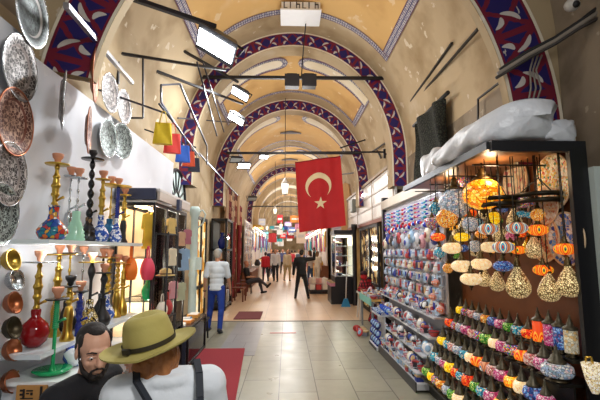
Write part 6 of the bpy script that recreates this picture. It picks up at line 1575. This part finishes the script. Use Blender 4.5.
b = MB(); b.box((-.06, -.098, .013), (.03, .012, .02), 0, (0, 0, -.5)); b.build('band_bow', mat('221c14', .6), hat)
# straps over the shoulders
n = FW.neck; STR = mat('1f2530', .7)
for sx, x1 in ((-1, .03), (1, .11)):
    pts = [n + V(a) for a in ((sx * .115, .10, -.06), (sx * .112, .055, .03), (sx * .112, -.01, .055), (sx * .112, -.075, .022), (sx * .11 + (0 if sx > 0 else .045), -.118, -.05), (sx * .105 + (0 if sx > 0 else .11), -.148, -.17), (sx * .1 + (0 if sx > 0 else .18), -.15, -.32))]
    b = MB()
    for p0, p1 in zip(pts, pts[1:]): b.bar(p0, p1, .026, .012)
    b.build('strap', STR, tw)
# ============================================================ light
def area(name, loc, rot, size, power, color=(1, 1, 1), sy=None, spread=None):
    l = bpy.data.lights.new(name, 'AREA'); l.energy = power; l.color = color; l.size = size
    if sy: l.shape = 'RECTANGLE'; l.size_y = sy
    if spread: l.spread = spread
    o = bpy.data.objects.new(name, l); COL.objects.link(o); o.location = loc; o.rotation_euler = rot; return o
def point(name, loc, power, color=(1, 1, 1), r=.08):
    l = bpy.data.lights.new(name, 'POINT'); l.energy = power; l.color = color; l.shadow_soft_size = r
    o = bpy.data.objects.new(name, l); COL.objects.link(o); o.location = loc; return o
w = bpy.data.worlds.new('world'); S.world = w; w.use_nodes = True
w.node_tree.nodes['Background'].inputs[0].default_value = (.92, .96, 1, 1)
w.node_tree.nodes["Background"].inputs[1].default_value = .6
for y in (2.0, 6.2, 10.2, 14.5, 19.0, 24, 28.5, 33, 37, 41.5, 46, 50):
    point('hall_fill', (CX, y, 4.5), (22 if y < 3 else 72) if y < 16 else 130, (1, .975, .94), .5)  # fill lights added along the hall, no fixtures there
for p_, d_, on_, sc_, e_ in FLOODS:
    if on_: o = area('floodlight_lamp', p_ + d_ * .04, e_, .3, 30, (.95, .98, 1), .2)
o = area('near_fill', (.7, .5, 3.1), (0, 0, 0), .5, 38, (1, .98, .95)); o.rotation_euler = (Vector((-1.0, 2.6, 1.1)) - o.location).to_track_quat('-Z', 'Y').to_euler()  # unseen fill light added to brighten the two people in front
for p_ in CABLAMPS: point('cabinet_lamp', p_, 8, (1, .9, .76), .04)
for z in (1.1, 1.4, 1.72, 2.05): point('kiosk_fill', (1.62, 13.4, z), 8, (1, .92, .8), .05)  # fill lights added inside the kiosk to brighten it
point('shelf_lamp', (-1.68, 3.6, 1.68), 5, (1, .98, .95), .05); point('shelf_lamp', (-1.68, 3.0, 1.68), 4, (1, .98, .95), .05)
for y in (5.5, 6.4, 7.3): point('stall_lamp', (1.35, y, 2.75), 14, (.95, .97, 1), .1)
for y in (3.3, 4.2): point('stall_lamp', (1.75, y, 2.36), 5, (1, .75, .45), .06)
for y in (24.5, 28, 31.6, 35.4, 39.4, 44, 49):
    for x in (-1.5, 1.7): point('far_stall_lamp', (x, y, 2.7), 34, (1, .96, .92), .1)
S.view_settings.view_transform = 'Standard'; S.view_settings.look = 'None'
S.view_settings.exposure = 0; S.view_settings.gamma = 1; S.view_settings.use_curve_mapping = False
S.cycles.use_denoising = True
# kinds that were never placed are removed again
for o in [x for x in COL.objects if 'prototype' in str(x.get('label', ''))]:
    for c in list(o.children): bpy.data.objects.remove(c)
    bpy.data.objects.remove(o)
